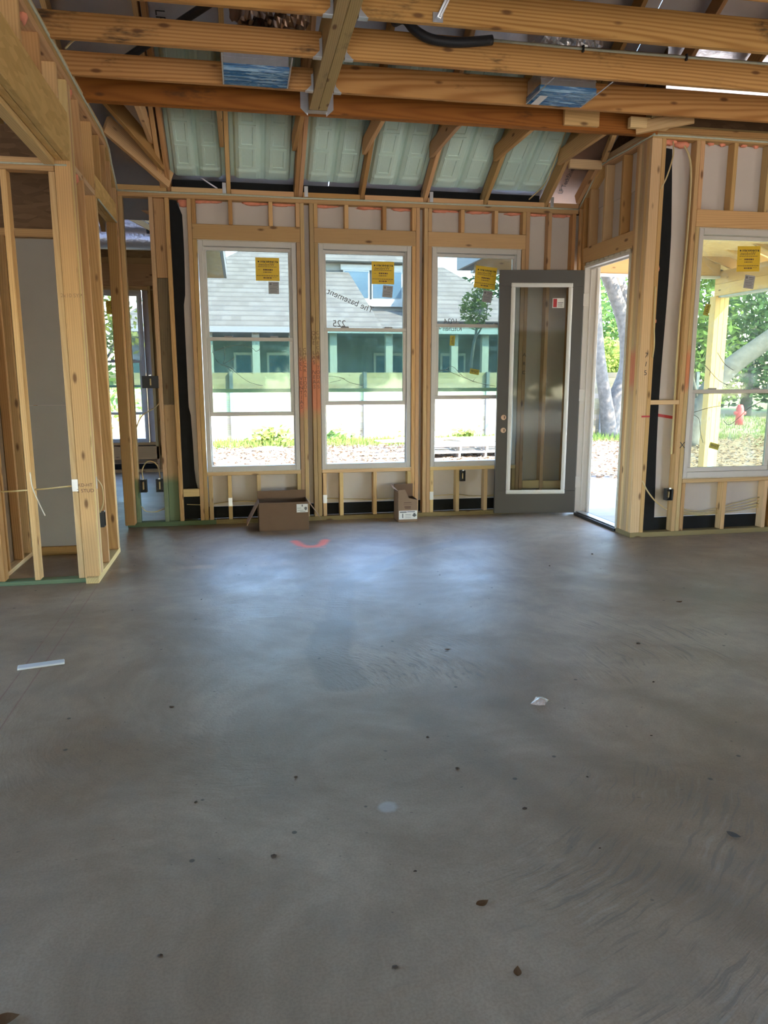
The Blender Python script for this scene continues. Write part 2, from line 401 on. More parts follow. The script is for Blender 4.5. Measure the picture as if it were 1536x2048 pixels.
# trowel / broom strokes, sweeping arcs around the room
cx, cy = g.ma('SUBTRACT', X_, .05), g.ma('SUBTRACT', Y_, 3.3)
rad = g.ma('SQRT', g.ma('ADD', g.ma('MULTIPLY', cx, cx), g.ma('MULTIPLY', cy, cy)))
ang = g.ma('ARCTAN2', cy, cx)
arc = g.n('CombineXYZ', {0: g.ma('MULTIPLY', g.ma('ADD', rad, g.ma('MULTIPLY', big, .30)), 52), 1: g.ma('MULTIPLY', ang, 8)}).outputs[0]
brm = g.noise(arc, 1.0, 3, .6)
brmask = g.step(g.noise(g.vm('ADD', pos, (3, 8, 0)), .8, 3), .44, .62)
stro = g.ma('MULTIPLY', g.ma('SUBTRACT', brm, .5), g.ma('MULTIPLY', g.ma('MULTIPLY_ADD', brmask, .9, .12), g.ma('MULTIPLY_ADD', g.ma('MULTIPLY', g.step(X_, .1, 1.0), g.step(Y_, 4.6, 3.4)), .70, .30)))
c = g.mix(g.ma('MULTIPLY', g.step(stro, .015, .12), .70), c, (.17, .145, .115))
c = g.mix(g.ma('MULTIPLY', g.step(stro, -.03, -.16), .20), c, (.47, .43, .38))
edge = g.ma('MULTIPLY_ADD', mid, .16, -.08)
# damp-looking cement smear running from the window wall into the room
st = g.ma('ADD', poly_dist(g, [(1.9, 6.3), (1.3, 5.9), (.92, 5.45), (.68, 5.14), (.57, 4.5), (.5, 4.12)]), edge)
c = g.mix(g.ma('MULTIPLY', g.step(st, .11, .05), .60), c, (.20, .165, .125))
st = g.ma('ADD', poly_dist(g, [(.50, 4.2), (.40, 3.72), (.44, 3.40)]), edge)
c = g.mix(g.ma('MULTIPLY', g.step(st, .15, .09), .62), c, (.17, .14, .105))
st = g.ma('ADD', poly_dist(g, [(2.3, 4.9), (3.0, 4.4), (3.9, 4.0)]), edge)
c = g.mix(g.ma('MULTIPLY', g.step(st, .20, .06), .50), c, (.15, .115, .07))
for pts in ([(1.1, 3.0), (1.25, 2.5), (1.6, 2.1)], [(1.75, 3.0), (1.95, 2.6), (2.1, 2.3)], [(.75, 2.9), (1.0, 2.2), (1.35, 1.5)]):
    st = g.ma('ADD', poly_dist(g, pts), edge); c = g.mix(g.ma('MULTIPLY', g.step(st, .14, .01), .38), c, (.14, .105, .065))
spk = g.n('TexVoronoi', {'Vector': pos, 'Scale': 7.0}); sps = g.n('SeparateColor', {0: spk.outputs['Color']})
c = g.mix(g.ma('MULTIPLY', g.ma('MULTIPLY', g.step(spk.outputs['Distance'], .075, .045), g.ma('GREATER_THAN', sps.outputs[0], .45)), .85), c, (.045, .035, .028))
spk = g.n('TexVoronoi', {'Vector': g.vm('ADD', wp, (2, 5, 0)), 'Scale': 15.0}); sps = g.n('SeparateColor', {0: spk.outputs['Color']})
c = g.mix(g.ma('MULTIPLY', g.ma('MULTIPLY', g.step(spk.outputs['Distance'], .09, .05), g.ma('GREATER_THAN', sps.outputs[0], .6)), .6), c, (.06, .045, .035))
# red snapped chalk lines, white cement spot and the orange sprayed mark
nb = g.noise(g.vm('MULTIPLY', pos, (40, 9, 1)), 1, 2)
for xx in (-1.036, -1.126):
    k = g.ma('MULTIPLY', g.step(g.ma('ABSOLUTE', g.ma('SUBTRACT', X_, xx)), .0045, .002), g.ma('MULTIPLY', g.ma('LESS_THAN', Y_, 5.50), g.step(nb, .3, .5)))
    c = g.mix(g.ma('MULTIPLY', k, .6), c, (.24, .10, .09))
d = g.ma('SQRT', g.ma('ADD', g.ma('POWER', g.ma('SUBTRACT', X_, .44), 2.0), g.ma('POWER', g.ma('SUBTRACT', Y_, 2.30), 2.0)))
c = g.mix(g.ma('MULTIPLY', g.step(g.ma('ADD', d, g.ma('MULTIPLY', edge, .6)), .034, .014), .55), c, (.52, .53, .54))
spr = g.ma('MULTIPLY_ADD', g.noise(pos, 55, 3), .05, -.025)
d = g.ma('ADD', poly_dist(g, [(.43, 6.57), (.47, 6.40), (.52, 6.335), (.60, 6.335), (.65, 6.39), (.70, 6.56)]), spr)
c = g.mix(g.ma('MULTIPLY', g.step(d, .065, .012), .95), c, (1.0, .16, .07))
d = g.ma('ADD', poly_dist(g, [(.43, 6.285), (.67, 6.275)]), spr)
c = g.mix(g.ma('MULTIPLY', g.step(d, .016, .002), .8), c, (.90, .22, .13))
rough = g.ma('MULTIPLY_ADD', mid, .30, .36)
hgt = g.ma('ADD', g.ma('MULTIPLY', stro, 1.2), g.ma('ADD', g.ma('MULTIPLY', fine, .16), g.ma('MULTIPLY', mid, .4)))
g.bsdf(c, rough, 0, hgt, .5, .9, .012); M['concrete'] = g.m
fl = B(None, 'floor', (-6, 7), (-5.5, 7.6), (-.15, 0), 'concrete', .001)
tag(fl, 'bare grey troweled concrete slab with chalk lines and orange spray mark', 'floor', 'structure')
fl2 = B(None, 'floor_wing', (-6, -.45), (7.6, 12.0), (-.15, -.001), 'concrete', .001)
tag(fl2, 'concrete slab of the back room seen through open studs', 'floor', 'structure')

S, DP = .038, .089
WOODS = ['stud_wood', 'stud_wood', 'stud_pale', 'stud_dark', 'stud_wood']
def stud(parent, x, z0, z1, y0=7.5, mat=None, name='stud', w_=S):
    return B(parent, name, (x, x+w_), (y0, y0+DP), (z0, z1), mat or random.choice(WOODS))

# ------------------------------------------------------------------ back wall (three windows)
wb = empty('wall_back', (1.2, 7.5, 0), label='open stud wall with three tall windows and pale grey sheathing', cat='wall', kind='structure')
B(wb, 'bottom_plate', (-.28, 3.42), (7.5, 7.589), (0, .045), 'plate_treated')
B(wb, 'bottom_plate', (-1.12, -.282), (7.5, 7.589), (0, .045), 'plate_green')
B(wb, 'top_plate', (-1.034, 3.42), (7.5, 7.589), (3.055, 3.104), 'stud_wood')
B(wb, 'top_plate', (-1.034, -.60), (7.5, 7.589), (3.106, 3.155), 'stud_wood')
rx = [-.633, -.043, .602, 1.21, 1.829, 2.442, 3.073]
RX = [(-.655, -.560), (-.063, -.025), (.562, .640), (1.19, 1.23), (1.81, 1.85), (2.42, 2.46), (3.055, 3.093)]
for a, b_ in zip(RX[:-1], RX[1:]): B(wb, 'rafter_block', (a[1]+.002, b_[0]-.002), (7.5, 7.538), (3.106, 3.152), random.choice(WOODS))
B(wb, 'rafter_block', (3.095, 3.42), (7.5, 7.538), (3.106, 3.152), 'stud_wood')
ZT = 3.055
for x in (-.428, .699, 1.820): stud(wb, x, .045, ZT, mat='stud_marked' if x == .699 else None)     # kings
stud(wb, .610, .045, ZT, mat='stud_marked'); stud(wb, 1.738, .045, ZT); stud(wb, 2.871, .045, ZT)
for x in (-.388, .739, 1.860): stud(wb, x, .045, 2.70, name='jack_stud', mat='stud_marked' if x == .739 else None)
for x in (.570, 1.698, 2.831): stud(wb, x, .045, 2.70, name='jack_stud', mat='stud_marked' if x == .570 else None)
for a, b_ in ((-.388, .608), (.739, 1.736), (1.860, 2.869)):
    B(wb, 'header', (a, b_), (7.5, 7.589), (2.70, 2.838), 'stud_wood')
    B(wb, 'window_sill_plate', (a+.04, b_-.04), (7.5, 7.589), (.485, .521), 'stud_pale')
for x in (-.388, -.054, .317, .570, .739, 1.035, 1.405, 1.698, 1.860, 2.19, 2.535, 2.831): stud(wb, x, 2.839, ZT, name='cripple_stud')
for x in (-.340, -.155, .130, .530, .787, .957, 1.302, 1.659, 1.900, 2.180, 2.487, 2.790): stud(wb, x, .045, .485, name='cripple_stud', mat='stud_pale')
stud(wb, 3.103, .045, ZT); stud(wb, 3.362, .045, ZT, mat='stud_dark')
B(wb, 'blocking', (-.585, -.430), (7.50, 7.538), (.285, .36), 'stud_pale')
B(wb, 'blocking', (2.911, 3.101), (7.50, 7.538), (.265, .35), 'stud_pale'); B(wb, 'blocking', (3.143, 3.36), (7.50, 7.538), (.255, .34), 'stud_pale')
stud(wb, -.625, .045, ZT, mat='stud_wood'); stud(wb, -.767, .045, ZT, mat='stud_green')
B(wb, 'corner_plank', (-.727, -.627), (7.540, 7.578), (.045, 1.18), 'stud_green'); B(wb, 'corner_plank', (-.727, -.627), (7.540, 7.578), (1.182, 2.35), 'weathered_plank')
B(wb, 'corner_plank', (-.727, -.627), (7.540, 7.578), (2.352, ZT), 'stud_wood')
for x in (-1.112, -1.072, -1.032): stud(wb, x, .045, ZT, mat='stud_green')
# sheathing panels
SY = (7.590, 7.602)
def panel(x, z): B(wb, 'sheathing_panel', x, SY, z, 'sheathing', .001)
panel((-.50, -.35), (.165, 3.06)); panel((.57, .777), (.165, 3.06)); panel((1.697, 1.899), (.165, 3.06)); panel((2.83, 3.53), (.165, 3.06))
for a, b_ in ((-.349, .569), (.778, 1.696), (1.90, 2.829)): panel((a, b_), (2.70, 3.06)); panel((a, b_), (.165, .521))
B(wb, 'flashing_membrane', (-.56, 3.42), (7.592, 7.600), (.045, .163), 'membrane', .001)
# loose black membrane hanging beside the corner
V = []; F = []
for i in range(25):
    t = i/24; z = .05+t*3.0; xr = -.485+.012*math.sin(t*9)+(.10*max(0, .14-t)/.14)+(-.045*max(0, (t-.97)/.03)); xl = -.60
    yy = 7.585-.012*math.sin(t*7+1)
    V += [(xl, yy, z), ((xl+xr)/2, yy-.008, z), (xr, yy+.002, z)]
    if i: k = 3*i; F += [(k-3, k-2, k+1, k), (k-2, k-1, k+2, k+1)]
mesh('hanging_membrane', V, F, 'membrane', wb, smooth=True)
tube(wb, 'sealant_bead', [(-1.03, 7.497, 3.10), (-.6, 7.497, 3.098), (0, 7.497, 3.101), (.6, 7.497, 3.097), (1.2, 7.497, 3.10), (1.9, 7.497, 3.098), (2.6, 7.497, 3.101), (3.42, 7.497, 3.10)], .0085, 'seal_bead', 6)
for k, (x, z) in enumerate([(-.46, 3.04), (-.3, 3.045), (.16, 3.045), (.45, 3.045), (.80, 3.045), (1.25, 3.045), (1.60, 3.045), (2.0, 3.045), (2.35, 3.045), (2.75, 3.045), (2.98, 3.045), (3.25, 3.045)]):
    blob(wb, 'spray_foam', (x, 7.572, z), .035, 'pink_foam', 2.6 if k else 1.4, .4, .45 if k else 1.2, .3, 2, k)
    blob(wb, 'spray_foam', (x+.11, 7.575, z+.003), .03, 'pink_foam', 2.4, .3, .4, .35, 2, k+40)
def nail_plate(parent, c, sx, sy, sz):
    B(parent, 'nail_plate', (c[0]-sx/2, c[0]+sx/2), (c[1]-sy/2, c[1]+sy/2), (c[2]-sz/2, c[2]+sz/2), 'galvanised', .001)
for x in (-.135, .806, 1.918): nail_plate(wb, (x, 7.4985, .22), .04, .003, .085)
for (x, z) in ((-.10, 3.165), (.655, 3.165), (1.87, 3.165), (3.115, 3.165)):
    B(wb, 'rafter_tie', (x, x+.035), (7.494, 7.499), (z-.055, z+.04), 'galvanised', .001); B(wb, 'rafter_tie', (x+.006, x+.03), (7.488, 7.494), (z-.045, z-.01), 'galvanised', .001)

# handwriting on the studs between the first two windows
def vtext(parent, s, x, z, dz, mat, size=.05, y=7.4985):
    for i, ch in enumerate(s):
        if ch != ' ': text(parent, 'handwritten_letter', ch, size, mat, Matrix.Translation((x, y, z-i*dz)) @ Matrix.Rotation(random.uniform(-.2, .2), 4, 'Y') @ FACE_Y)
vtext(wb, 'LEVEL VENTIAS', .589, 1.70, .046, 'ink_brown'); vtext(wb, 'CHECAR TODAS', .629, 1.70, .040, 'ink_brown', .045)
vtext(wb, 'QUE LAS NEAS', .718, 1.86, .047, 'ink_brown'); vtext(wb, 'CHECAR TODAS', .758, 1.86, .047, 'ink_brown', .045)
vtext(wb, 'ARC', 2.89, 1.66, .09, 'ink', .05)

# ------------------------------------------------------------------ wall beside the porch (fourth window)
wr = empty('wall_right', (4.5, 6.13, 0), label='short stud wall with one window and black membrane strip on the right', cat='wall', kind='structure')
Y1 = 6.13; ZR = 3.385
B(wr, 'bottom_plate', (3.423, 7.0), (Y1, Y1+DP), (0, .045), 'plate_treated')
B(wr, 'top_plate', (3.423, 7.0), (Y1, Y1+DP), (ZR, 3.428), 'stud_wood'); B(wr, 'top_plate', (3.44, 7.0), (Y1, Y1+DP), (3.430, 3.475), 'stud_dark')
stud(wr, 3.513, .045, ZR, Y1, 'stud_wood', 'post_stud')
stud(wr, 3.83, .045, ZR, Y1, 'stud_wood'); stud(wr, 3.870, .045, 2.70, Y1, 'stud_red', 'jack_stud'); stud(wr, 3.870, 2.842, ZR, Y1, 'stud_wood', 'cripple_stud')
stud(wr, 4.832, .045, 2.70, Y1, None, 'jack_stud'); stud(wr, 4.872, .045, ZR, Y1)
B(wr, 'header', (3.870, 4.87), (Y1, Y1+DP), (2.70, 2.841), 'stud_wood')
B(wr, 'window_sill_plate', (3.910, 4.83), (Y1, Y1+DP), (.488, .524), 'stud_pale')
for x in (4.18, 4.51, 4.79): stud(wr, x, 2.842, ZR, Y1, None, 'cripple_stud')
for x in (3.910, 4.33, 4.755): stud(wr, x, .045, .487, Y1, None, 'cripple_stud')
for x in (5.4, 5.95, 6.5): stud(wr, x, .045, ZR, Y1)
B(wr, 'blocking', (3.54, 3.829), (Y1+.004, Y1+DP), (1.195, 1.235), 'stud_pale')
for xx, zz in (((3.553, 3.909), (.165, 3.39)), ((3.91, 4.83), (2.70, 3.39)), ((3.91, 4.83), (.165, .522)), ((4.832, 7.0), (.165, 3.39))):
    B(wr, 'sheathing_panel', xx, (Y1+.090, Y1+.102), zz, 'sheathing', .001)
B(wr, 'flashing_membrane', (3.56, 7.0), (Y1+.083, Y1+.0895), (.045, .164), 'membrane', .001)
V = []; F = []
for i in range(25):
    t = i/24; z = .05+t*3.28; xr = 3.695-.015*t+.012*math.sin(t*8+2)-.02*max(0, (t-.8)/.2)
    V += [(3.551, Y1+.080, z), (3.59, Y1+.072+.006*math.sin(t*11), z), (xr, Y1+.082, z)]
    if i: k = 3*i; F += [(k-3, k-2, k+1, k), (k-2, k-1, k+2, k+1)]
mesh('hanging_membrane', V, F, 'membrane', wr, smooth=True)
tube(wr, 'sealant_bead', [(3.42, Y1-.002, 3.405), (3.8, Y1-.002, 3.409), (4.4, Y1-.002, 3.404), (5.2, Y1-.002, 3.408), (6.9, Y1-.002, 3.405)], .0085, 'seal_bead', 6)
for k, (x, z, s_) in enumerate([(3.58, 3.37, 1.2), (3.63, 3.375, 1.0), (3.73, 3.36, 1.3), (3.99, 3.38, .6), (4.1, 3.38, .6), (4.3, 3.38, .6), (4.42, 3.38, .6)]):
    blob(wr, 'spray_foam', (x, Y1+.055, z), .032*s_, 'pink_foam', 1.6, .8, .8, .3, 2, 80+k)
for k, (x, z) in enumerate([(3.549, 2.35), (3.547, 1.92), (3.545, 1.70)]): blob(wr, 'spray_foam', (x, Y1+.02, z), .022, 'pink_foam', .7, .8, 1.6, .3, 2, 95+k)
B(wr, 'red_spray_line', (3.47, 3.55), (Y1-.0015, Y1-.0005), (1.085, 1.10), 'sticker_red', .0005); L(wr, 'red_spray_line', (3.64, Y1+.0885, 1.105), (3.83, Y1+.0885, 1.075), .002, .026, 'sticker_red')
vtext(wr, '715', 3.482, 1.62, .075, 'ink', .06, Y1-.0015)
text(wr, 'handwritten_letter', 'X', .08, 'ink', Matrix.Translation((3.885, Y1-.0015, .83)) @ FACE_Y)

# ------------------------------------------------------------------ jog wall with the door opening (faces left)
wj = empty('wall_door', (3.423, 6.8, 0), label='return stud wall with raked top framing the open back door', cat='wall', kind='structure')
XJ = 3.423; JX = (XJ, XJ+DP)
def jstud(y, z0, z1, name='stud', mat=None, w_=S): return B(wj, name, JX, (y, y+w_), (z0, z1), mat or random.choice(WOODS))
for i in range(6): jstud(6.131+i*.0415, .045, 3.385, 'post_stud', ['stud_pale', 'stud_wood', 'stud_red', 'stud_red', 'stud_pale', 'stud_wood'][i], .0405)
B(wj, 'bottom_plate', JX, (6.131, 6.40), (0, .045), 'plate_treated')
B(wj, 'header', JX, (6.383, 7.36), (2.555, 2.70), 'stud_wood'); jstud(7.362, .045, 3.19, 'jack_stud', 'stud_dark'); jstud(7.455, .045, 3.10, 'stud', 'stud_wood')
jstud(7.322, .045, 2.555, 'jack_stud', 'stud_wood')
def rake_bottom(y): return 3.385 if y < 7.03 else 3.385-(y-7.03)*.6
for y in (6.60, 6.93, 7.235): jstud(y, 2.701, rake_bottom(y+S)-.004, 'cripple_stud')
B(wj, 'sheathing_panel', (XJ+.090, XJ+.102), (6.383, 7.59), (2.56, 3.06), 'sheathing', .001)
quad(wj, 'sheathing_panel', [(XJ+.096, 6.22, 3.062), (XJ+.096, 7.59, 3.062), (XJ+.096, 7.59, 3.10), (XJ+.096, 7.05, 3.40), (XJ+.096, 6.22, 3.42)], 'sheathing', .012)
quad(wj, 'attic_panel', [(XJ+.12, 6.20, 3.44), (XJ+.12, 8.0, 3.10), (XJ+.12, 8.0, 3.02), (XJ+.12, 6.20, 4.10)], 'osb_shaded', .012)  # added panel that keeps porch light off the corner deck
B(wr, 'attic_panel', (3.5, 7.0), (6.26, 6.272), (3.30, 3.78), 'osb_shaded', .001); B(wr, 'attic_board', (3.56, 7.0), (6.222, 6.258), (3.40, 3.52), 'old_wood')
B(wj, 'top_plate', JX, (6.131, 7.05), (3.386, 3.428), 'stud_wood'); B(wj, 'top_plate', JX, (6.22, 7.07), (3.430, 3.472), 'stud_pale')
for k in range(2): L(wj, 'raked_plate', (XJ+DP/2, 7.04, 3.400+k*.045), (XJ+DP/2, 7.52, 3.112+k*.045), .089, .040, 'stud_wood', (0, .6, 1))
tube(wj, 'sealant_bead', [(XJ-.002, 6.10, 3.405), (XJ-.002, 6.55, 3.403), (XJ-.002, 7.05, 3.402), (XJ-.002, 7.25, 3.27), (XJ-.002, 7.49, 3.11)], .0085, 'seal_bead', 6)
B(wj, 'nail_block', (XJ-.09, XJ-.002), (6.0, 6.10), (3.49, 3.56), 'stud_pale')

# door frame, threshold and the open leaf
d1 = empty('door_1', (3.45, 7.29, 0), label='dark grey back door with long glass lite, standing open', cat='door', kind='structure')
B(d1, 'hinge_jamb', (XJ+.002, XJ+.125), (7.300, 7.321), (.03, 2.53), 'jamb_white'); B(d1, 'hinge_stop', (XJ+.06, XJ+.073), (7.286, 7.300), (.03, 2.50), 'jamb_white')
B(d1, 'strike_jamb', (XJ+.002, XJ+.125), (6.405, 6.426), (.03, 2.53), 'jamb_white'); B(d1, 'strike_stop', (XJ+.06, XJ+.073), (6.426, 6.440), (.03, 2.50), 'jamb_white')
B(d1, 'head_jamb', (XJ+.002, XJ+.125), (6.405, 7.321), (2.505, 2.528), 'jamb_white'); B(d1, 'head_stop', (XJ+.06, XJ+.073), (6.44, 7.286), (2.49, 2.505), 'jamb_white')
B(d1, 'brick_mould', (XJ+.125, XJ+.155), (7.27, 7.33), (0, 2.56), 'jamb_white'); B(d1, 'brick_mould', (XJ+.125, XJ+.155), (6.39, 6.45), (0, 2.56), 'jamb_white')
B(d1, 'threshold', (XJ-.005, XJ+.15), (6.42, 7.305), (.0, .028), 'threshold'); B(d1, 'threshold_cap', (XJ+.02, XJ+.10), (6.42, 7.305), (.029, .040), 'galvanised')
for k in range(9): blob(d1, 'gap_foam', (XJ+.02, 6.47+k*.10, 2.541), .026, 'tan_foam', .7, 2.0, .75, .3, 2, 120+k)
V = []; F = []
for i in range(60):
    z = .04+i*2.47/59; b_ = .004*random.random()
    V += [(XJ-.004+b_, 6.378, z), (XJ-.006-b_, 6.390+b_, z), (XJ-.001, 6.406, z)]
    if i: k = 3*i; F += [(k-3, k, k+1, k-2), (k-2, k+1, k+2, k-1)]
mesh('gap_backer', V, F, 'tan_foam', d1, smooth=True)
for z in (.35, 1.25, 2.2): B(d1, 'hinge', (XJ-.006, XJ+.07), (7.296, 7.301), (z-.06, z+.06), 'jamb_white', .001)
# leaf: hinge at (3.415,7.285); swings into the room, nearly flat to the window wall
HX, HY = 3.412, 7.278; LE = Vector((2.572, 7.400)); du = (Vector((HX, HY))-LE); LW = du.length; th = math.atan2(du.y, du.x)
LM = Matrix.Translation((LE.x, LE.y, .028)) @ Matrix.Rotation(th, 4, 'Z')     # local x 0..LW along leaf, y thickness away from room, z up
def LB(parent, name, x, y, z, mat, b=.002):
    d = (x[1]-x[0], y[1]-y[0], z[1]-z[0]); V, F = boxdata(*d, b)
    return mesh(name, V, F, mat, parent, LM @ Matrix.Translation(((x[0]+x[1])/2, (y[0]+y[1])/2, (z[0]+z[1])/2)))
LH = 2.455; T0, T1 = 0, .045; gx0, gx1, gz0, gz1 = .145, LW-.145, .235, LH-.155
leaf = LB(d1, 'door_leaf_bottom_rail', (0, LW), (T0, T1), (0, gz0), 'door_paint')
LB(d1, 'door_leaf_top_rail', (0, LW), (T0, T1), (gz1, LH), 'door_paint'); LB(d1, 'door_leaf_lock_stile', (0, gx0), (T0, T1), (gz0, gz1), 'door_paint'); LB(d1, 'door_leaf_hinge_stile', (gx1, LW), (T0, T1), (gz0, gz1), 'door_paint')
for (x, z) in (((gx0-.03, gx1+.03), (gz0-.03, gz0+.012)), ((gx0-.03, gx1+.03), (gz1-.012, gz1+.03)), ((gx0-.03, gx0+.012), (gz0+.012, gz1-.012)), ((gx1-.012, gx1+.03), (gz0+.012, gz1-.012))):
    LB(d1, 'lite_moulding', x, (-.016, 0), z, 'door_white', .006)
    hz = (z[0]+.012, z[1]-.012) if z[1]-z[0] < .1 else z; hx = (x[0]+.012, x[1]-.012) if x[1]-x[0] < .1 else (x[0]+.01, x[1]-.01)
    LB(d1, 'lite_bead', hx, (-.022, -.016), hz, 'door_white', .003)
dg = LB(d1, 'door_glass', (gx0, gx1), (.018, .026), (gz0, gz1), 'glass_door', .001)
def disc(parent, name, cx, z, r, mat):
    V = [(r*math.cos(a*math.pi/12), -.002, r*math.sin(a*math.pi/12)) for a in range(24)] + [(r*math.cos(a*math.pi/12), .003, r*math.sin(a*math.pi/12)) for a in range(24)]
    F = [tuple(range(24))] + [(i, i+24, (i+1) % 24+24, (i+1) % 24) for i in range(24)]
    return mesh(name, V, F, mat, parent, LM @ Matrix.Translation((cx, -.001, z)))
for z in (1.00, .868):
    o = disc(d1, 'lock_bore', .073, z, .027, 'hole_peach'); B2 = bars(o, 'latch_edge', [(-.004+.006, .012, -.013, .013)], 'ink_brown', LM @ Matrix.Translation((.073, -.0045, z)))
st = LB(d1, 'glass_sticker', (gx1-.165, gx1-.045), (.012, .0145), (gz1-.21, gz1-.115), 'paper_white', .0005)
bars(st, 'red_panel', [(-.052, -.015, -.041, .041)], 'sticker_red', LM @ Matrix.Translation((gx1-.105, .0105, gz1-.1625)))
bars(st, 'sticker_print', [(-.006, .048, 0, .006), (-.006, .042, -.014, -.009), (-.006, .04, -.026, -.022), (-.006, .045, -.036, -.033)], 'ink_grey', LM @ Matrix.Translation((gx1-.105, .0105, gz1-.1625)))

# ------------------------------------------------------------------ left wall
wl = empty('wall_left', (-1.034, 3.5, 0), label='left stud wall with long strand-lumber header over a wide opening', cat='wall', kind='structure')
XL = -1.034; LX = (XL-DP, XL); ZL = 3.325
def lstud(y, z0, z1, name='stud', mat=None, w_=S): return B(wl, name, LX, (y, y+w_), (z0, z1), mat or random.choice(WOODS))
B(wl, 'lvl_header', (XL-.043, XL), (-2.5, 5.49), (2.825, 3.118), 'lvl_strand'); B(wl, 'lvl_header', (XL-.089, XL-.046), (-2.5, 5.49), (2.825, 3.118), 'lvl_strand')
B(wl, 'header_nailer', (XL-.16, XL-.092), (-2.5, 5.46), (2.79, 2.86), 'stud_pale')
B(wl, 'top_plate', LX, (-5.4, 7.02), (ZL, ZL+.040), 'stud_wood'); B(wl, 'top_plate', LX, (-5.4, 7.04), (ZL+.042, ZL+.082), 'stud_wood'); B(wl, 'top_plate', LX, (-5.4, 7.06), (ZL+.084, ZL+.124), 'stud_pale')
for k in range(2): L(wl, 'raked_plate', (XL-DP/2, 7.03, 3.385+k*.046), (XL-DP/2, 7.50, 3.095+k*.046), .089, .040, 'stud_wood', (0, .6, 1))
y = 5.36
for i in range(14): lstud(5.24-i*.405, 3.119, ZL, 'cripple_stud', 'stud_dark' if i % 2 else 'stud_wood')
for i in range(3): lstud(5.52+i*.041, .045, ZL, 'post_stud', ['stud_pale', 'stud_wood', 'stud_pale'][i], .040)
B(wl, 'bottom_plate', LX, (5.45, 6.44), (0, .043), 'stud_pale')
for y in (5.89, 6.345): lstud(y, .045, ZL, 'stud', 'stud_wood')
lstud(6.388, .045, 2.795, 'jack_stud', 'stud_pale')
B(wl, 'blocking', (XL-.088, XL-.001), (5.645, 5.888), (2.80, 2.84), 'stud_pale'); B(wl, 'blocking', (XL-.088, XL-.001), (5.93, 6.343), (2.80, 2.84), 'stud_pale')
B(wl, 'lvl_header', (XL-.043, XL), (6.388, 7.40), (2.80, 2.965), 'lvl_strand'); B(wl, 'lvl_header', (XL-.089, XL-.046), (6.388, 7.40), (2.80, 2.965), 'lvl_strand')
for y in (6.66, 6.93, 7.16): lstud(y, 2.966, min(ZL, 3.36-(max(0, y+S-7.03))*.6)-.002, 'cripple_stud')
lstud(7.36, .045, 2.799, 'jack_stud'); lstud(7.405, .045, 3.10, 'stud', 'stud_wood', .045); lstud(7.452, .045, 3.08, 'stud', 'stud_dark', .045)
tube(wl, 'sealant_bead', [(XL+.003, 1.0, 3.408), (XL+.003, 3.0, 3.411), (XL+.003, 4.7, 3.412), (XL+.003, 6.0, 3.404), (XL+.003, 7.03, 3.392), (XL+.003, 7.25, 3.26), (XL+.003, 7.49, 3.11)], .010, 'seal_bead', 6)
tube(wl, 'sealant_bead', [(XL+.003, 6.46, 2.80), (XL+.003, 6.9, 2.796), (XL+.003, 7.36, 2.80)], .007, 'seal_bead', 6)
for k, (y, z) in enumerate([(5.70, 3.30), (5.74, 2.78), (4.62, 3.31)]): blob(wl, 'spray_foam', (XL-.02, y, z), .025, 'pink_foam', .8, .8, 1.5, .3, 2, 150+k)

# closet framing beside the left wall (faces the camera)
wc = empty('wall_closet', (-1.5, 5.5, 0), label='closet stud frame facing the room beside the left post', cat='wall', kind='structure')
YC = 5.5
def cst(x, z0, z1, name='stud', mat=None, w_=S): return B(wc, name, (x, x+w_), (YC, YC+DP), (z0, z1), mat or random.choice(WOODS))
B(wc, 'bottom_plate', (-2.7, -1.036), (YC-.005, YC+DP-.004), (0, .030), 'plate_green'); B(wc, 'top_plate', (-2.7, -1.14), (YC, YC+DP), (2.762, 2.80), 'stud_wood'); B(wc, 'top_plate', (-2.7, -1.14), (YC, YC+DP), (2.802, 2.84), 'stud_wood')
B(wc, 'post_face', (-1.136, -1.037), (YC-.003, YC+.018), (.031, 2.838), 'stud_wood'); cst(-1.178, .031, 2.76, 'stud', 'stud_pale', .040)
cst(-1.472, .031, 2.76, 'stud', 'stud_wood'); cst(-1.705, .031, 2.76, 'stud', 'stud_dark'); cst(-2.1, .031, 2.76); cst(-2.5, .031, 2.76)
tube(wc, 'sealant_bead', [(-2.3, YC-.004, 2.80), (-1.6, YC-.004, 2.797), (-1.06, YC-.004, 2.80)], .006, 'seal_bead', 6)
text(wc, 'lumber_stamp', 'KD-HT', .032, 'ink_brown', Matrix.Translation((-1.09, YC-.0045, .70)) @ FACE_Y); text(wc, 'lumber_stamp', '2 STUD', .035, 'ink_brown', Matrix.Translation((-1.09, YC-.0045, .66)) @ FACE_Y)
nail_plate(wc, (-1.158, YC-.0015, .70), .04, .003, .085)
# closet back and side
YB = 6.42
B(wc, 'back_bottom_plate', (-2.7, -1.125), (YB, YB+DP), (0, .07), 'stud_dark'); B(wc, 'back_top_plate', (-2.7, -1.125), (YB, YB+DP), (2.50, 2.56), 'stud_wood')
for x in (-1.165, -1.72, -2.2): B(wc, 'back_stud', (x, x+S), (YB, YB+DP), (.07, 2.50), 'stud_wood')
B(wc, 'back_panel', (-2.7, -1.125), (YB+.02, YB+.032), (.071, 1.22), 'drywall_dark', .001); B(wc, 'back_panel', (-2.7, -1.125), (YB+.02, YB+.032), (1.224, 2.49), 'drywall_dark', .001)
B(wc, 'back_header', (-2.7, -1.125), (YB+.01, YB+.06), (2.56, 3.3), 'osb_shaded')
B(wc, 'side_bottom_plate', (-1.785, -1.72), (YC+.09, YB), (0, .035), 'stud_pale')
for y in (5.80, 6.15, 6.38): B(wc, 'side_stud', (-1.785, -1.72), (y, y+S), (.036, 2.50), 'stud_dark' if y < 6.3 else 'stud_wood')
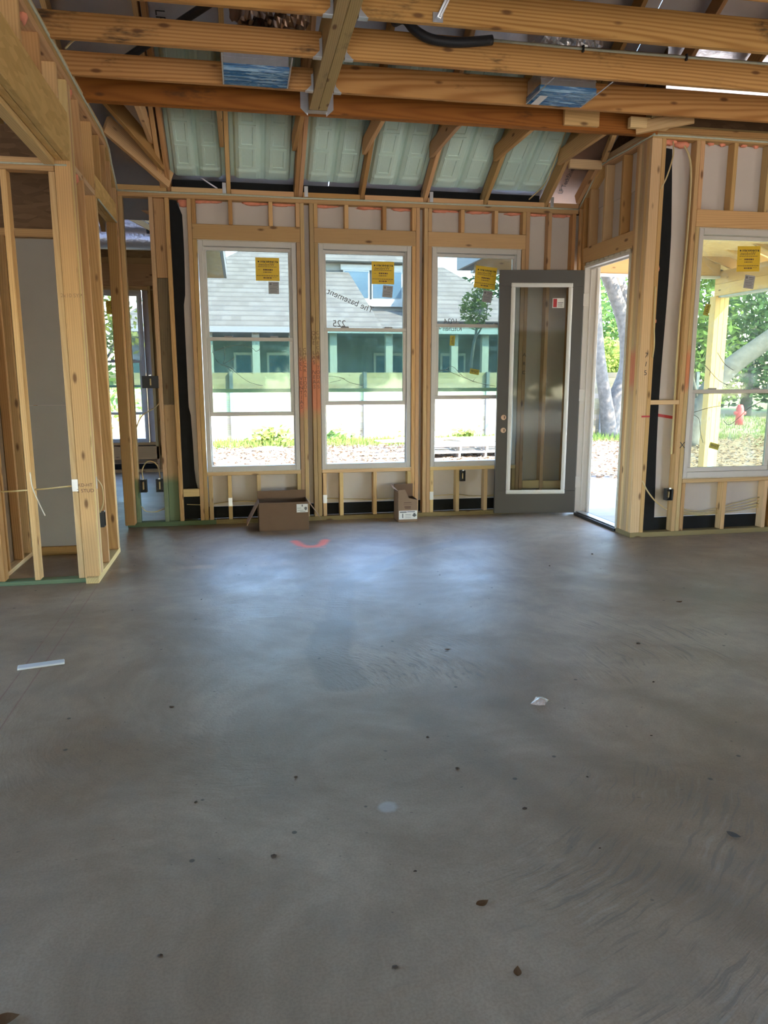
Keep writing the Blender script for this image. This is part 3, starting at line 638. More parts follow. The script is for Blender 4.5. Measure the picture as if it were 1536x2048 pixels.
B(wc, 'side_panel', (-1.80, -1.787), (5.6, 6.4), (0, 2.5), 'osb_shaded', .001)
o = text(wl, 'board_stamp', '2x10 SYP', .035, 'stamp', Matrix.Translation((-1.09, YC-.0045, 1.98)) @ FACE_Y)

# ------------------------------------------------------------------ back room seen through the open studs
wf = empty('wall_wing', (-2.5, 11.9, 0), label='framed back wall and side wall of the room beyond the open studs', cat='wall', kind='structure')
YF = 11.9
B(wf, 'bottom_plate', (-6, -.5), (YF, YF+DP), (0, .045), 'stud_wood'); B(wf, 'top_plate', (-6, -.5), (YF, YF+DP), (3.05, 3.15), 'stud_wood')
for x in (-2.16, -2.12, -1.29, -1.25, -.98, -.66, -3.0, -3.6): B(wf, 'stud', (x, x+S), (YF, YF+DP), (.045, 3.05), 'stud_dark' if x > -1.27 else 'stud_wood')
B(wf, 'header', (-2.12, -1.25), (YF, YF+DP), (2.70, 2.95), 'stud_wood'); B(wf, 'header_trim', (-2.5, -.6), (YF-.04, YF-.001), (2.47+.22, 2.51+.20), 'stud_pale')
B(wf, 'header_board', (-3, -.55), (YF-.035, YF-.002), (2.75, 3.06), 'stud_wood')
B(wf, 'window_sill_plate', (-2.08, -1.29), (YF, YF+DP), (.42, .458), 'stud_wood'); B(wf, 'blocking', (-1.24, -.66), (YF, YF+.04), (.25, .42), 'stud_wood'); B(wf, 'blocking', (-2.1, -1.25), (YF, YF+.04), (.20, .40), 'stud_wood')
B(wf, 'window_jamb', (-1.29, -1.25), (YF-.06, YF), (.40, 2.75), 'porch_wood')
for xx, zz in (((-6, -2.02), (.0, 3.1)), ((-1.39, -.45), (.13, 3.1)), ((-2.02, -1.39), (2.70, 3.1)), ((-2.02, -1.39), (.13, .46))): B(wf, 'sheathing_panel', xx, (YF+.09, YF+.102), zz, 'sheathing', .001)
B(wf, 'flashing_membrane', (-2.05, -.45), (YF+.08, YF+.088), (.045, .13), 'membrane', .001)
for y in (7.9, 8.4, 8.9, 9.4, 9.9, 10.4, 10.9, 11.4, 11.8): B(wf, 'side_stud', (-.605, -.516), (y, y+S), (.045, 3.05), random.choice(WOODS))
B(wf, 'side_panel', (-.514, -.46), (7.603, 11.99), (-.05, 3.15), 'housewrap', .001)
B(wf, 'side_plate', (-.605, -.516), (7.59, 11.9), (0, .045), 'stud_wood'); B(wf, 'side_top_plate', (-.605, -.516), (7.59, 11.9), (3.05, 3.15), 'stud_wood')
for i, y in enumerate((8.2, 8.8, 9.4, 10.0, 10.6, 11.2, 11.75)): B(wf, 'ceiling_joist', (-4.2, -.52), (y, y+S), (3.50, 3.68), 'joist_wood')
for i, y in enumerate((8.0, 8.6, 9.2)): L(wf, 'sloped_brace', (-1.35, y, 3.30), (-.62, y, 2.93), .035, .06, 'stud_pale')
B(wf, 'strap_post', (-.93, -.80), (10.2, 10.26), (1.9, 3.05), 'galvanised', .001)
B(wf, 'side_panel', (-4.3, -4.2), (6.6, 11.9), (0, 3.2), 'osb', .001)

# ------------------------------------------------------------------ ceiling: joists, beams, hangers
ce = empty('ceiling', (1.2, 5.5, 3.405), label='exposed ceiling joists and beams of yellow pine', cat='ceiling', kind='structure')
ZJ = 3.405; CB = (.575, .711)
B(ce, 'main_beam', (XL-.05, 3.46), (6.118, 6.156), (ZJ, ZJ+.285), 'beam_wood'); B(ce, 'main_beam', (XL-.05, 3.46), (6.158, 6.198), (ZJ, ZJ+.285), 'beam_wood')
B(ce, 'beam_patch', (2.62, 2.92), (6.080, 6.117), (ZJ+.022, ZJ+.16), 'stud_wood')
B(ce, 'cross_beam', (CB[0], .642), (-5, 6.112), (ZJ, ZJ+.235), 'old_wood'); B(ce, 'cross_beam', (.644, CB[1]), (-5, 6.112), (ZJ, ZJ+.235), 'old_wood')
JY = [5.66, 5.09, 4.52, 3.93, 3.34, 2.75, 2.16, 1.57, .98, .39, -.2, -.8, -1.4, -2.0, -2.6, -3.2, -3.8, -4.4]
for y in JY:
    B(ce, 'ceiling_joist', (XL-.06, CB[0]-.003), (y, y+.04), (ZJ, ZJ+.145), 'joist_wood'); B(ce, 'ceiling_joist', (CB[1]+.003, 7.0), (y, y+.04), (ZJ, ZJ+.184), 'joist_wood')
    if y > 3.5:
        for sx in (-1, 1):
            hx = CB[0]-.0035 if sx < 0 else CB[1]+.0035; e = hx+sx*.055
            hg = B(ce, 'joist_hanger', (min(hx, e), max(hx, e)), (y-.003, y+.043), (ZJ-.003, ZJ-.0005), 'galvanised', .0005)
            V = [(hx, y-.003, ZJ-.002), (hx+sx*.05, y-.003, ZJ-.002), (hx+sx*.014, y-.003, ZJ+.035), (hx+sx*.016, y-.003, ZJ+.10), (hx, y-.003, ZJ+.11)]
            quad(hg, 'hanger_side', V if sx < 0 else V[::-1], 'galvanised', .002)
            quad(hg, 'hanger_flange', [(hx, y-.003, ZJ), (hx, y-.022, ZJ+.01), (hx, y-.022, ZJ+.11), (hx, y-.003, ZJ+.12)], 'galvanised')
hg = B(ce, 'beam_hanger', (CB[0]-.004, CB[1]+.004), (6.045, 6.116), (ZJ-.005, ZJ-.001), 'galvanised', .001)
for sx, xx in ((-1, CB[0]-.002), (1, CB[1]+.002)):
    B(hg, 'hanger_side', (min(xx, xx+sx*.003), max(xx, xx+sx*.003)), (6.045, 6.116), (ZJ, ZJ+.14), 'galvanised', .0005)
    quad(hg, 'hanger_flange', [(xx, 6.1165, ZJ-.02), (xx+sx*.055, 6.1165, ZJ+.03), (xx+sx*.055, 6.1165, ZJ+.16), (xx, 6.1165, ZJ+.16)], 'galvanised', .002)
B(ce, 'beam_bearing', (3.16, 3.50), (6.02, 6.07), (3.42, 3.50), 'stud_pale')
L(ce, 'beam_brace', (3.24, 6.08, 3.43), (3.62, 5.86, 3.47), .04, .09, 'stud_pale')
# short flat joists between the beam and the rafters
SLP = .6
for i, (a, b_) in enumerate(RX):
    x0 = a-.042 if i < 6 else a-.042
    B(ce, 'short_joist', (x0, x0+S), (6.201, 7.12), (ZJ, ZJ+.135), random.choice(['stud_wood', 'stud_dark']))

# ------------------------------------------------------------------ roof: rafters, foil deck, vent baffles
ro = empty('roof', (1.2, 6.5, 3.9), label='sloping rafters and foil-faced roof deck over the room', cat='roof', kind='structure')
RB0 = 3.155                                     # rafter underside at y=7.5
def rz(y): return RB0 + SLP*(7.5-y)
nrm = Vector((0, SLP, 1)).normalized(); RD = .140
def rafter(x, w_=S, y0=1.3, y1=8.05, mat=None):
    c = nrm*RD/2; L(ro, 'rafter', (x, y0, rz(y0)+c.z), (x, y1, rz(y1)+c.z), w_, RD, mat or random.choice(['stud_wood', 'stud_dark', 'stud_wood']), (0, SLP, 1))
for i, (a, b_) in enumerate(RX):
    if b_-a > .06: rafter(a+.019); rafter(a+.059 if b_-a < .09 else b_-.019)
    else: rafter((a+b_)/2)
for x in (3.70, 4.31, 4.92, 5.53, 6.14, 6.75, -1.25, -1.86, -2.47): rafter(x, y1=6.3 if x > 3.4 else 8.05)
dz = nrm*(RD+.001)
def deck(x0, x1, y0, y1, z0, z1, name='roof_deck', mat='foil_deck', th=.012):
    quad(ro, name, [(x0, y0, z0), (x0, y1, z1), (x1, y1, z1), (x1, y0, z0)], mat, -th)
ys = [8.1, 6.9, 5.7, 4.5, 3.3, 2.1, 1.3]
for a, b_ in zip(ys[:-1], ys[1:]):
    for (xa, xb) in ((-6.3, -3.9), (-3.9, -1.5), (-1.5, .9), (.9, 3.3), (3.3, 5.7), (5.7, 8.0)):
        deck(xa+.002, xb-.002, a-.002, b_+.002, rz(a)+RD/nrm.z+.004, rz(b_)+RD/nrm.z+.004)
zr = rz(1.3)+RD/nrm.z+.004
deck(-6.3, 8.0, -6.0, 1.3, zr-.6*7.3, zr, 'rear_roof_deck')
quad(ro, 'gable_panel', [(-6.2, 8.0, 3.1), (-6.2, 1.3, zr), (-6.2, -6, zr-4.38), (-6.2, -6, 2.4), (-6.2, 8, 2.4)], 'osb', .012)
quad(ro, 'gable_panel', [(7.2, 6.3, 3.9), (7.2, 1.3, zr), (7.2, -6, zr-4.38), (7.2, -6, 2.4), (7.2, 6.3, 2.4)], 'osb', .012)
text(ro, 'deck_print', 'LP', .10, 'ink', Matrix.Translation((-.485, 6.268, rz(6.268)+RD/nrm.z-.006)) @ Matrix.Rotation(math.atan(.6)*-1, 4, 'X') @ Matrix.Rotation(math.pi, 4, 'Y') @ Matrix.Rotation(math.pi/2, 4, 'Z'))
text(ro, 'deck_print', 'LP TechShield', .066, 'ink', Matrix.Translation((3.25, 7.42, rz(7.42)+RD/nrm.z-.010)) @ Matrix.Rotation(-math.atan(.6), 4, 'X') @ Matrix.Rotation(math.pi, 4, 'Y') @ Matrix.Rotation(-math.pi/2, 4, 'Z'))
# corner framing at both ends of the sloped ceiling
L(ro, 'corner_rafter', (-1.02, 6.98, 3.50), (-.56, 7.45, 3.19), .04, .15, 'stud_wood'); L(ro, 'corner_rafter', (-.98, 6.55, 3.62), (-.60, 7.30, 3.30), .04, .14, 'stud_dark')
quad(ro, 'corner_deck', [(3.10, 8.05, rz(8.05)+RD/nrm.z-.004), (3.10, 6.3, rz(6.3)+RD/nrm.z-.004), (3.52, 6.3, rz(6.3)+RD/nrm.z-.004), (3.52, 8.05, rz(8.05)+RD/nrm.z-.004)], 'warm_lit_deck')
B(ro, 'corner_block', (3.095, 3.42), (7.02, 7.06), (3.36, 3.44), 'stud_pale'); L(ro, 'corner_rafter', (3.40, 7.10, 3.42), (3.40, 7.50, 3.19), .04, .10, 'stud_wood', (0, .6, 1))
L(ro, 'corner_rafter', (3.12, 6.20, 3.44), (3.40, 6.95, 3.44), .04, .07, 'stud_wood')
# pale green ventilation baffles, one per bay
va = Vector((0, -1, SLP)).normalized()
def baffle(x0, x1, k):
    W = x1-x0; o0 = Vector((x0, 7.545, rz(7.545)+RD/nrm.z-.006)); Lh = 1.35
    bf = empty('vent_baffle', o0)
    bf.parent = ro; bf.matrix_local = PM(ro).inverted() @ Matrix.Translation(o0)
    def P(u, v, h): return Vector((u*W, 0, 0)) + va*v - nrm*h
    prof = [(0, .012), (.06, .012), (.09, .05), (.13, .062), (.40, .062), (.45, .05), (.475, .028), (.525, .028), (.55, .05), (.60, .062), (.87, .062), (.91, .05), (.94, .012), (1, .012)]
    V = []; F = []; vs = [0, .03, .09, .10, .12, .14, Lh]; hs = [.55, .75, 1.0, 1.12, 1.15, 1.0, 1.0]; n = len(prof)
    for v, hh in zip(vs, hs):
        for (u, h) in prof: V.append(P(u, v - (.012 if .45 < u < .55 and v == 0 else 0), h*hh))
    for j in range(len(vs)-1):
        for i in range(n-1): F.append((j*n+i, j*n+i+1, (j+1)*n+i+1, (j+1)*n+i))
    mesh('baffle_sheet', V, F, 'baffle_green', bf, Matrix.Translation(o0))
    R = Matrix((Vector((1, 0, 0)), va, -nrm)).transposed().to_4x4()
    if 'pan' not in PAN:
        bm = bmesh.new(); ow_, oh_, iw, ih = 1, 1, .74, .86
        def ring(w_, h_, z): return [bm.verts.new((sx*w_/2, sy*h_/2, z)) for sx, sy in ((-1, -1), (1, -1), (1, 1), (-1, 1))]
        r0 = ring(1, 1, 0); r1 = ring(.97, .985, .008); r2 = ring(.66, .84, .008); r3 = ring(.60, .81, .0005)
        for a, b_ in ((r0, r1), (r1, r2), (r2, r3)):
            for i in range(4): bm.faces.new((a[i], a[(i+1) % 4], b_[(i+1) % 4], b_[i]))
        bm.faces.new(r3)
        me = bpy.data.meshes.new('embossed_panel'); bm.to_mesh(me); bm.free(); me.materials.append(M['baffle_green']); PAN['pan'] = me
    for u in (.265, .735):
        for j in range(5):
            v = .155+.118+j*.245
            mw = Matrix.Translation(o0+P(u, v, .0621)) @ R @ Matrix.Diagonal((W*.26, .225, 1, 1))
            share('embossed_panel', PAN['pan'], bf, mw)
PAN = {}
B(ro, 'eave_gap_shade', (-.55, 3.05), (7.63, 7.65), (3.10, 3.25), 'membrane', .001)  # black sheet standing in for the dark gap under the baffles
for k in range(6): baffle(RX[k][1]+.004, RX[k+1][0]-.004, k)
baffle(-1.0, -.70, 7) if False else None

# ------------------------------------------------------------------ shell of the rest of the house (behind and beside the camera), openings invented to let in light
sh = empty('wall_shell', (0, -5.4, 0), label='outer framed walls of the unfinished house behind the camera', cat='wall', kind='structure')
def shell(x, y, z): B(sh, 'shell_panel', x, y, z, 'osb', .001)
shell((-6, -4.2), (-5.5, -5.4), (0, 3.4)); shell((6.2, 7.1), (-5.5, -5.4), (0, 3.4)); shell((-4.2, 6.2), (-5.5, -5.4), (3.0, 3.4))
shell((7.0, 7.1), (-5.4, 1.8), (0, 3.5)); shell((7.0, 7.1), (3.0, 6.2), (0, 3.5)); shell((7.0, 7.1), (1.8, 3.0), (2.75, 3.5))
shell((-6.1, -6.0), (-5.4, 1.0), (0, 3.4)); shell((-6.1, -6.0), (4.4, 8.0), (0, 3.4)); shell((-6.1, -6.0), (10.4, 12.0), (0, 3.4))
for a, b_ in ((1.0, 4.4), (8.0, 10.4)): shell((-6.1, -6.0), (a, b_), (2.6, 3.4)); shell((-6.1, -6.0), (a, b_), (0, .5))
shell((-4.2, -1.13), (7.6, 7.65), (3.16, 3.5))

# ------------------------------------------------------------------ windows
def window(n, x0, x1, z0, z1, yf, meet, lift, label, gm=('glass_upper', 'glass_lower'), simple=False):
    wi = empty('window_%d' % n, ((x0+x1)/2, yf, z0), label=label, cat='window', kind='structure')
    ya, yb = yf+.006, yf+.10; fwid = .046
    B(wi, 'frame_side', (x0+.003, x0+fwid), (ya, yb), (z0+.003, z1-.003), 'vinyl'); B(wi, 'frame_side', (x1-fwid, x1-.003), (ya, yb), (z0+.003, z1-.003), 'vinyl')
    B(wi, 'frame_head', (x0+fwid, x1-fwid), (ya, yb), (z1-.052, z1-.003), 'vinyl'); B(wi, 'frame_sill', (x0+fwid, x1-fwid), (ya, yb), (z0+.003, z0+.055), 'vinyl')
    # inner stop lips
    B(wi, 'frame_stop', (x0+fwid, x0+fwid+.012), (ya+.030, ya+.040), (z0+.055, z1-.052), 'vinyl', .001); B(wi, 'frame_stop', (x1-fwid-.012, x1-fwid), (ya+.030, ya+.040), (z0+.055, z1-.052), 'vinyl', .001)
    B(wi, 'seal_foam', (x0-.002, x1+.002), (ya-.004, ya+.004), (z0-.004, z0+.004), 'tan_foam', .001); B(wi, 'seal_foam', (x0-.002, x1+.002), (ya-.004, ya+.004), (z1-.004, z1+.003), 'tan_foam', .001)
    yu = yf+.070; xa, xb = x0+fwid+.001, x1-fwid-.001            # upper sash (outer track)
    su = B(wi, 'upper_sash_rail', (xa, xb), (yu-.014, yu+.014), (z1-.085, z1-.053), 'vinyl')
    B(wi, 'upper_sash_rail', (xa, xb), (yu-.014, yu+.014), (meet-.018, meet+.018), 'vinyl'); B(wi, 'upper_sash_stile', (xa, xa+.028), (yu-.014, yu+.014), (meet+.018, z1-.085), 'vinyl'); B(wi, 'upper_sash_stile', (xb-.028, xb), (yu-.014, yu+.014), (meet+.018, z1-.085), 'vinyl')
    pu = B(wi, 'upper_pane', (xa+.026, xb-.026), (yu-.003, yu+.003), (meet+.016, z1-.083), gm[0], .0005)
    yl = yf+.034; h = meet-z0-.035; b0 = z0+.056+lift; t0 = b0+h                    # lower sash (inner track), raised by lift
    B(wi, 'lower_sash_rail', (xa, xb), (yl-.014, yl+.014), (b0, b0+.040), 'vinyl'); B(wi, 'lower_sash_rail', (xa, xb), (yl-.014, yl+.014), (t0-.034, t0), 'vinyl')
    B(wi, 'lower_sash_stile', (xa, xa+.036), (yl-.014, yl+.014), (b0+.04, t0-.034), 'vinyl'); B(wi, 'lower_sash_stile', (xb-.036, xb), (yl-.014, yl+.014), (b0+.04, t0-.034), 'vinyl')
    pl = B(wi, 'lower_pane', (xa+.034, xb-.034), (yl-.003, yl+.003), (b0+.038, t0-.032), gm[1], .0005)
    for fx in (.25, .78):
        xx = xa+(xb-xa)*fx; lk = B(wi, 'sash_lock', (xx-.04, xx+.04), (yl-.012, yl+.012), (t0, t0+.014), 'fascia_grey', .005)
    return wi, pu, pl, yu-.0042, yl-.0042
def Tm(x, y, z, rot=0): return Matrix.Translation((x, y, z)) @ Matrix.Rotation(rot, 4, 'Y')
def warn_sticker(pane, x, z, y, rot=0.0, s=.225):
    o = mesh('warning_sticker', [(-s/2, 0, -s*.475), (s/2, 0, -s*.475), (s/2, 0, s*.475), (-s/2, 0, s*.475)], [(0, 1, 2, 3)], 'sticker_yellow', pane, Tm(x, y, z, rot))
    mw = Tm(x, y-.0008, z, rot); rr = random.Random(3); rows = []
    xx = -s*.28
    while xx < s*.40:                              # bold unreadable heading
        w_ = rr.uniform(.008, .014); rows += [(xx, xx+w_*.45, s*.27, s*.355), (xx, xx+w_, s*.30+rr.uniform(-.006, .006), s*.325)]; xx += w_+.004
    rows += [(-s*.40, -s*.34, s*.28, s*.34)]
    bars(o, 'sticker_heading', rows, 'ink', mw)
    text(o, 'sticker_word', 'Windows', s*.17, 'ink_brown', Tm(x-.01, y-.0008, z+s*.19, rot) @ FACE_Y @ MIRROR)
    rows = []
    for zz, a, b_, t in ((.10, -.40, .40, .010), (-.02, -.18, .22, .03), (-.02, -.40, -.30, .008), (-.12, -.18, .18, .016), (-.26, -.46, .46, .012), (-.35, -.18, .18, .024), (-.33, .20, .40, .006)):
        xx = a*s
        while xx < b_*s: w_ = rr.uniform(.006, .022); rows.append((xx, min(xx+w_, b_*s), s*zz-s*t, s*zz+s*t)); xx += w_+.004
    bars(o, 'sticker_print', rows, 'ink_brown', mw)
def rating_sticker(pane, x, z, y, rot=0.0):
    a, b_ = .05, .057
    o = mesh('rating_sticker', [(-a, 0, -b_), (a, 0, -b_), (a, 0, b_), (-a, 0, b_)], [(0, 1, 2, 3)], 'sticker_grey', pane, Tm(x, y, z, rot))
    bars(o, 'sticker_print', [(-.042, -.02, .025, .045), (-.01, .042, .034, .042), (-.01, .038, .02, .025), (-.042, .042, .006, .009), (-.04, .03, -.008, -.003), (-.042, .042, -.018, -.015), (-.036, .03, -.032, -.027), (-.04, .036, -.044, -.041)], 'ink_grey', Tm(x, y-.0008, z, rot))
def temp_sticker(pane, x, z, y, rot):
    a, b_ = .05, .026
    o = mesh('small_sticker', [(-a, 0, -b_), (a, 0, -b_), (a, 0, b_), (-a, 0, b_)], [(0, 1, 2, 3)], 'sticker_olive', pane, Tm(x, y, z, rot))
    text(o, 'sticker_word', 'TEMP', .034, 'ink', Tm(x, y-.0008, z, rot) @ FACE_Y @ MIRROR)
def scrawl(pane, s, x, z, y, size, rot=0.0, mat='ink_grey'):
    text(pane, 'marker_writing', s, size, mat, Tm(x, y-.0006, z, rot) @ FACE_Y @ MIRROR)

def wrinkles(pane, lines, r=.0022, dy=0.0):
    for P in lines: tube(pane, 'film_wrinkle', [(x, y+dy, z) for x, y, z in P], r, 'wrinkle', 5, True, 4)
WR_w1 = [[ (-0.252, 7.53, 1.742), (-0.238, 7.53, 1.639), (-0.184, 7.53, 1.564), (-0.091, 7.53, 1.531), (0.001, 7.53, 1.450), (0.094, 7.53, 1.388), (0.218, 7.53, 1.354) ], [ (-0.255, 7.53, 1.672), (-0.131, 7.53, 1.720), (0.011, 7.53, 1.744), (0.129, 7.53, 1.712), (0.161, 7.53, 1.683), (0.200, 7.53, 1.707) ], [ (-0.140, 7.53, 1.734), (-0.135, 7.53, 1.626), (-0.147, 7.53, 1.564), (-0.083, 7.53, 1.498) ], [ (-0.147, 7.53, 1.564), (-0.050, 7.53, 1.616) ],]
WR_w2 = [[ (0.853, 7.53, 1.449), (0.977, 7.53, 1.434), (1.077, 7.53, 1.385), (1.218, 7.53, 1.350) ], [ (0.977, 7.53, 1.434), (1.027, 7.53, 1.419) ], [ (0.877, 7.53, 1.385), (0.987, 7.53, 1.410) ],]
WR_w3 = [[ (1.960, 7.53, 1.487), (2.055, 7.53, 1.507), (2.161, 7.53, 1.467), (2.295, 7.53, 1.416), (2.456, 7.53, 1.365), (2.592, 7.53, 1.344) ], [ (2.055, 7.53, 1.507), (2.133, 7.53, 1.542), (2.241, 7.53, 1.447), (2.375, 7.53, 1.381) ], [ (2.349, 7.53, 1.386), (2.375, 7.53, 1.421) ],]
WR_w4 = [[ (3.940, 6.16, 1.722), (3.988, 6.16, 1.601), (4.081, 6.16, 1.549), (4.150, 6.16, 1.488), (4.241, 6.16, 1.408), (4.335, 6.16, 1.364) ], [ (3.990, 6.16, 1.584), (4.007, 6.16, 1.488), (3.971, 6.16, 1.453) ], [ (3.968, 6.16, 1.113), (4.052, 6.16, 1.063), (4.076, 6.16, 0.941), (4.109, 6.16, 0.850) ], [ (3.978, 6.16, 1.117), (4.153, 6.16, 1.164), (4.326, 6.16, 1.185) ], [ (4.304, 6.16, 1.042), (4.358, 6.16, 1.005), (4.439, 6.16, 1.058), (4.556, 6.16, 1.161), (4.703, 6.16, 1.227) ], [ (4.211, 6.16, 1.650), (4.294, 6.16, 1.549), (4.383, 6.16, 1.496) ],]
w1, pu, pl, yu, yl = window(1, -.347, .568, .522, 2.698, 7.5, 1.308, .487, 'left of the three tall windows, lower sash raised least')
wrinkles(pl, WR_w1); warn_sticker(pu, .295, 2.455, yu); rating_sticker(pu, .350, 2.285, yu, .0)
w2, pu, pl, yu, yl = window(2, .779, 1.696, .522, 2.698, 7.5, 1.308, .585, 'middle of the three tall windows, marker writing on its glass')
wrinkles(pl, WR_w2); warn_sticker(pu, 1.420, 2.447, yu); rating_sticker(pu, 1.467, 2.272, yu, .08)
scrawl(pu, '225', .98, 1.955, yu, .09); scrawl(pu, 'The basement is', 1.06, 2.19, yu, .085, .38)
w3, pu, pl, yu, yl = window(3, 1.900, 2.829, .522, 2.698, 7.5, 1.308, .635, 'right of the three tall windows, partly behind the open door')
wrinkles(pl, WR_w3); warn_sticker(pu, 2.475, 2.425, yu, .10); rating_sticker(pu, 2.50, 2.24, yu, .17)
scrawl(pu, '1024', 2.12, 1.99, yu, .075); scrawl(pl, 'Kitchen 4', 2.10, 1.915, yl, .065); temp_sticker(pl, 2.128, 1.80, yl, math.pi/2+.05); temp_sticker(pl, 2.368, 1.49, yl, .17)
w4, pu, pl, yu, yl = window(4, 3.910, 4.830, .530, 2.695, 6.13, 1.303, .0, 'closed window beside the door post, looking out on the porch', ('glass_right', 'glass_right'))
wrinkles(pu, [WR_w4[0], WR_w4[1], WR_w4[5]], .003, .036); wrinkles(pl, WR_w4[2:5], .003); warn_sticker(pu, 4.445, 2.46, yu, -.03); rating_sticker(pu, 4.47, 2.265, yu, .10)
temp_sticker(pu, 4.075, 2.02, yu, math.pi/2+.22); temp_sticker(pl, 4.225, .815, yl, .26)
w5, pu, pl, yu, yl = window(5, -2.02, -1.39, .462, 2.698, 11.9, 1.30, .36, 'small far window of the back room, seen between studs')
warn_sticker(pu, -1.80, 2.45, yu, 0, .20)
# dirt-stuck twigs and cracks are not glass: thin scratches of film on the panes are in the glass material

# ------------------------------------------------------------------ cardboard boxes
def cbox(name, label, x0, y0, wx, dy, h, rz_=0.0):
    e = empty(name, (x0+wx/2, y0+dy/2, 0), rz_, label, 'box'); mw = PM(e); t = .005
    def P(n, x, y, z, mat='cardboard', parent=e):
        d = (x[1]-x[0], y[1]-y[0], z[1]-z[0]); V, F = boxdata(*d, .001)
        return mesh(n, V, F, mat, parent, mw @ Matrix.Translation(((x[0]+x[1])/2, (y[0]+y[1])/2, (z[0]+z[1])/2)))
    a, b_ = wx/2, dy/2
    P('bottom', (-a, a), (-b_, b_), (0.001, .006)); 
    return e, mw, P, a, b_, t
e, mw, P, a, b_, t = cbox('cardboard_box', 'wide open brown cardboard box with side flaps folded out', .130, 7.057, .470, .30, .272, .008)
P('front_wall', (-a, a), (-b_, -b_+t), (.006, .272)); P('back_wall', (-a, a), (b_-t, b_), (.006, .345)); P('side_wall', (-a, -a+t), (-b_+t, b_-t), (.006, .272)); P('side_wall', (a-t, a), (-b_+t, b_-t), (.006, .272))
def flap(name, pts, mat='cardboard_light', parent=e, m_=mw): 
    P_ = [m_ @ Vector(p) for p in pts]; return quad(parent, name, P_, mat, .004)
flap('side_flap', [(-a, -b_+.005, .272), (-a, b_-.005, .272), (-a-.115, b_-.005, .06), (-a-.115, -b_+.005, .06)]); flap('side_flap', [(a, b_-.005, .272), (a, -b_+.005, .272), (a+.13, -b_+.005, .085), (a+.13, b_-.005, .085)])
flap('inner_flap', [(-a+.01, -b_+.006, .268), (a-.01, -b_+.006, .268), (a-.01, -b_+.05, .06), (-a+.01, -b_+.05, .06)], 'cardboard')
lb = P('shipping_label', (a-.115, a-.008), (-b_-.0015, -b_-.0003), (.172, .252), 'paper_white')
bars(lb, 'label_print', [(-.005, .005, .015, .035), (.02, .045, -.012, .008), (.025, .04, -.02, .012), (-.045, .01, -.02, -.017), (-.02, .03, -.034, -.030), (-.048, -.01, .0, .003)], 'ink_grey', mw @ Matrix.Translation((a-.0615, -b_-.0025, .212)))
e, mw, P, a, b_, t = cbox('cardboard_box', 'small tall torn cardboard box with white printed label', 1.512, 7.243, .196, .22, .35, .0)
P('back_wall', (-a, a), (b_-t, b_), (.006, .36), 'cardboard'); P('side_wall', (a-t, a), (-b_+t, b_-t), (.006, .23), 'cardboard'); 
P('side_wall', (-a, -a+t), (-b_+t, b_-t), (.006, .30), 'cardboard_light')
quad(e, 'front_wall', [mw @ Vector(p) for p in ((-a, -b_, .006), (a, -b_, .006), (a, -b_, .225), (.10*a, -b_, .245), (-.1*a, -b_, .29), (-.3*a, -b_, .33), (-a, -b_, .325))], 'cardboard_light', .004)
B(e, 'packing_tape', (1.513, 1.707), (7.2405, 7.2425), (.150, .185), 'ink_brown', .0005) if False else None
quad(e, 'torn_flap', [mw @ Vector(p) for p in ((-a, -b_, .32), (-a, b_, .32), (-a-.04, b_-.02, .37), (-a-.045, -b_+.05, .345))], 'cardboard_light', .004)
lb = P('box_label', (-a+.006, a-.002), (-b_-.002, -b_-.0008), (.030, .118), 'paper_white')
bars(lb, 'label_print', [(-.085, -.015, .024, .036), (-.01, .07, .028, .036), (-.06, -.05, -.03, .015), (-.03, .03, .004, .008), (-.03, .03, -.012, -.009), (-.03, .03, -.03, -.027), (.045, .085, -.012, .004), (.055, .075, -.02, .018)], 'ink_grey', mw @ Matrix.Translation((.002, -b_-.0035, .074)))
bars(e, 'box_print', [(-.035, .03, .0, .012), (-.045, .045, .028, .031), (-.04, .035, .045, .052), (-.03, .03, -.012, -.004)], 'ink_brown', mw @ Matrix.Translation((0, -b_-.0008, .150)))

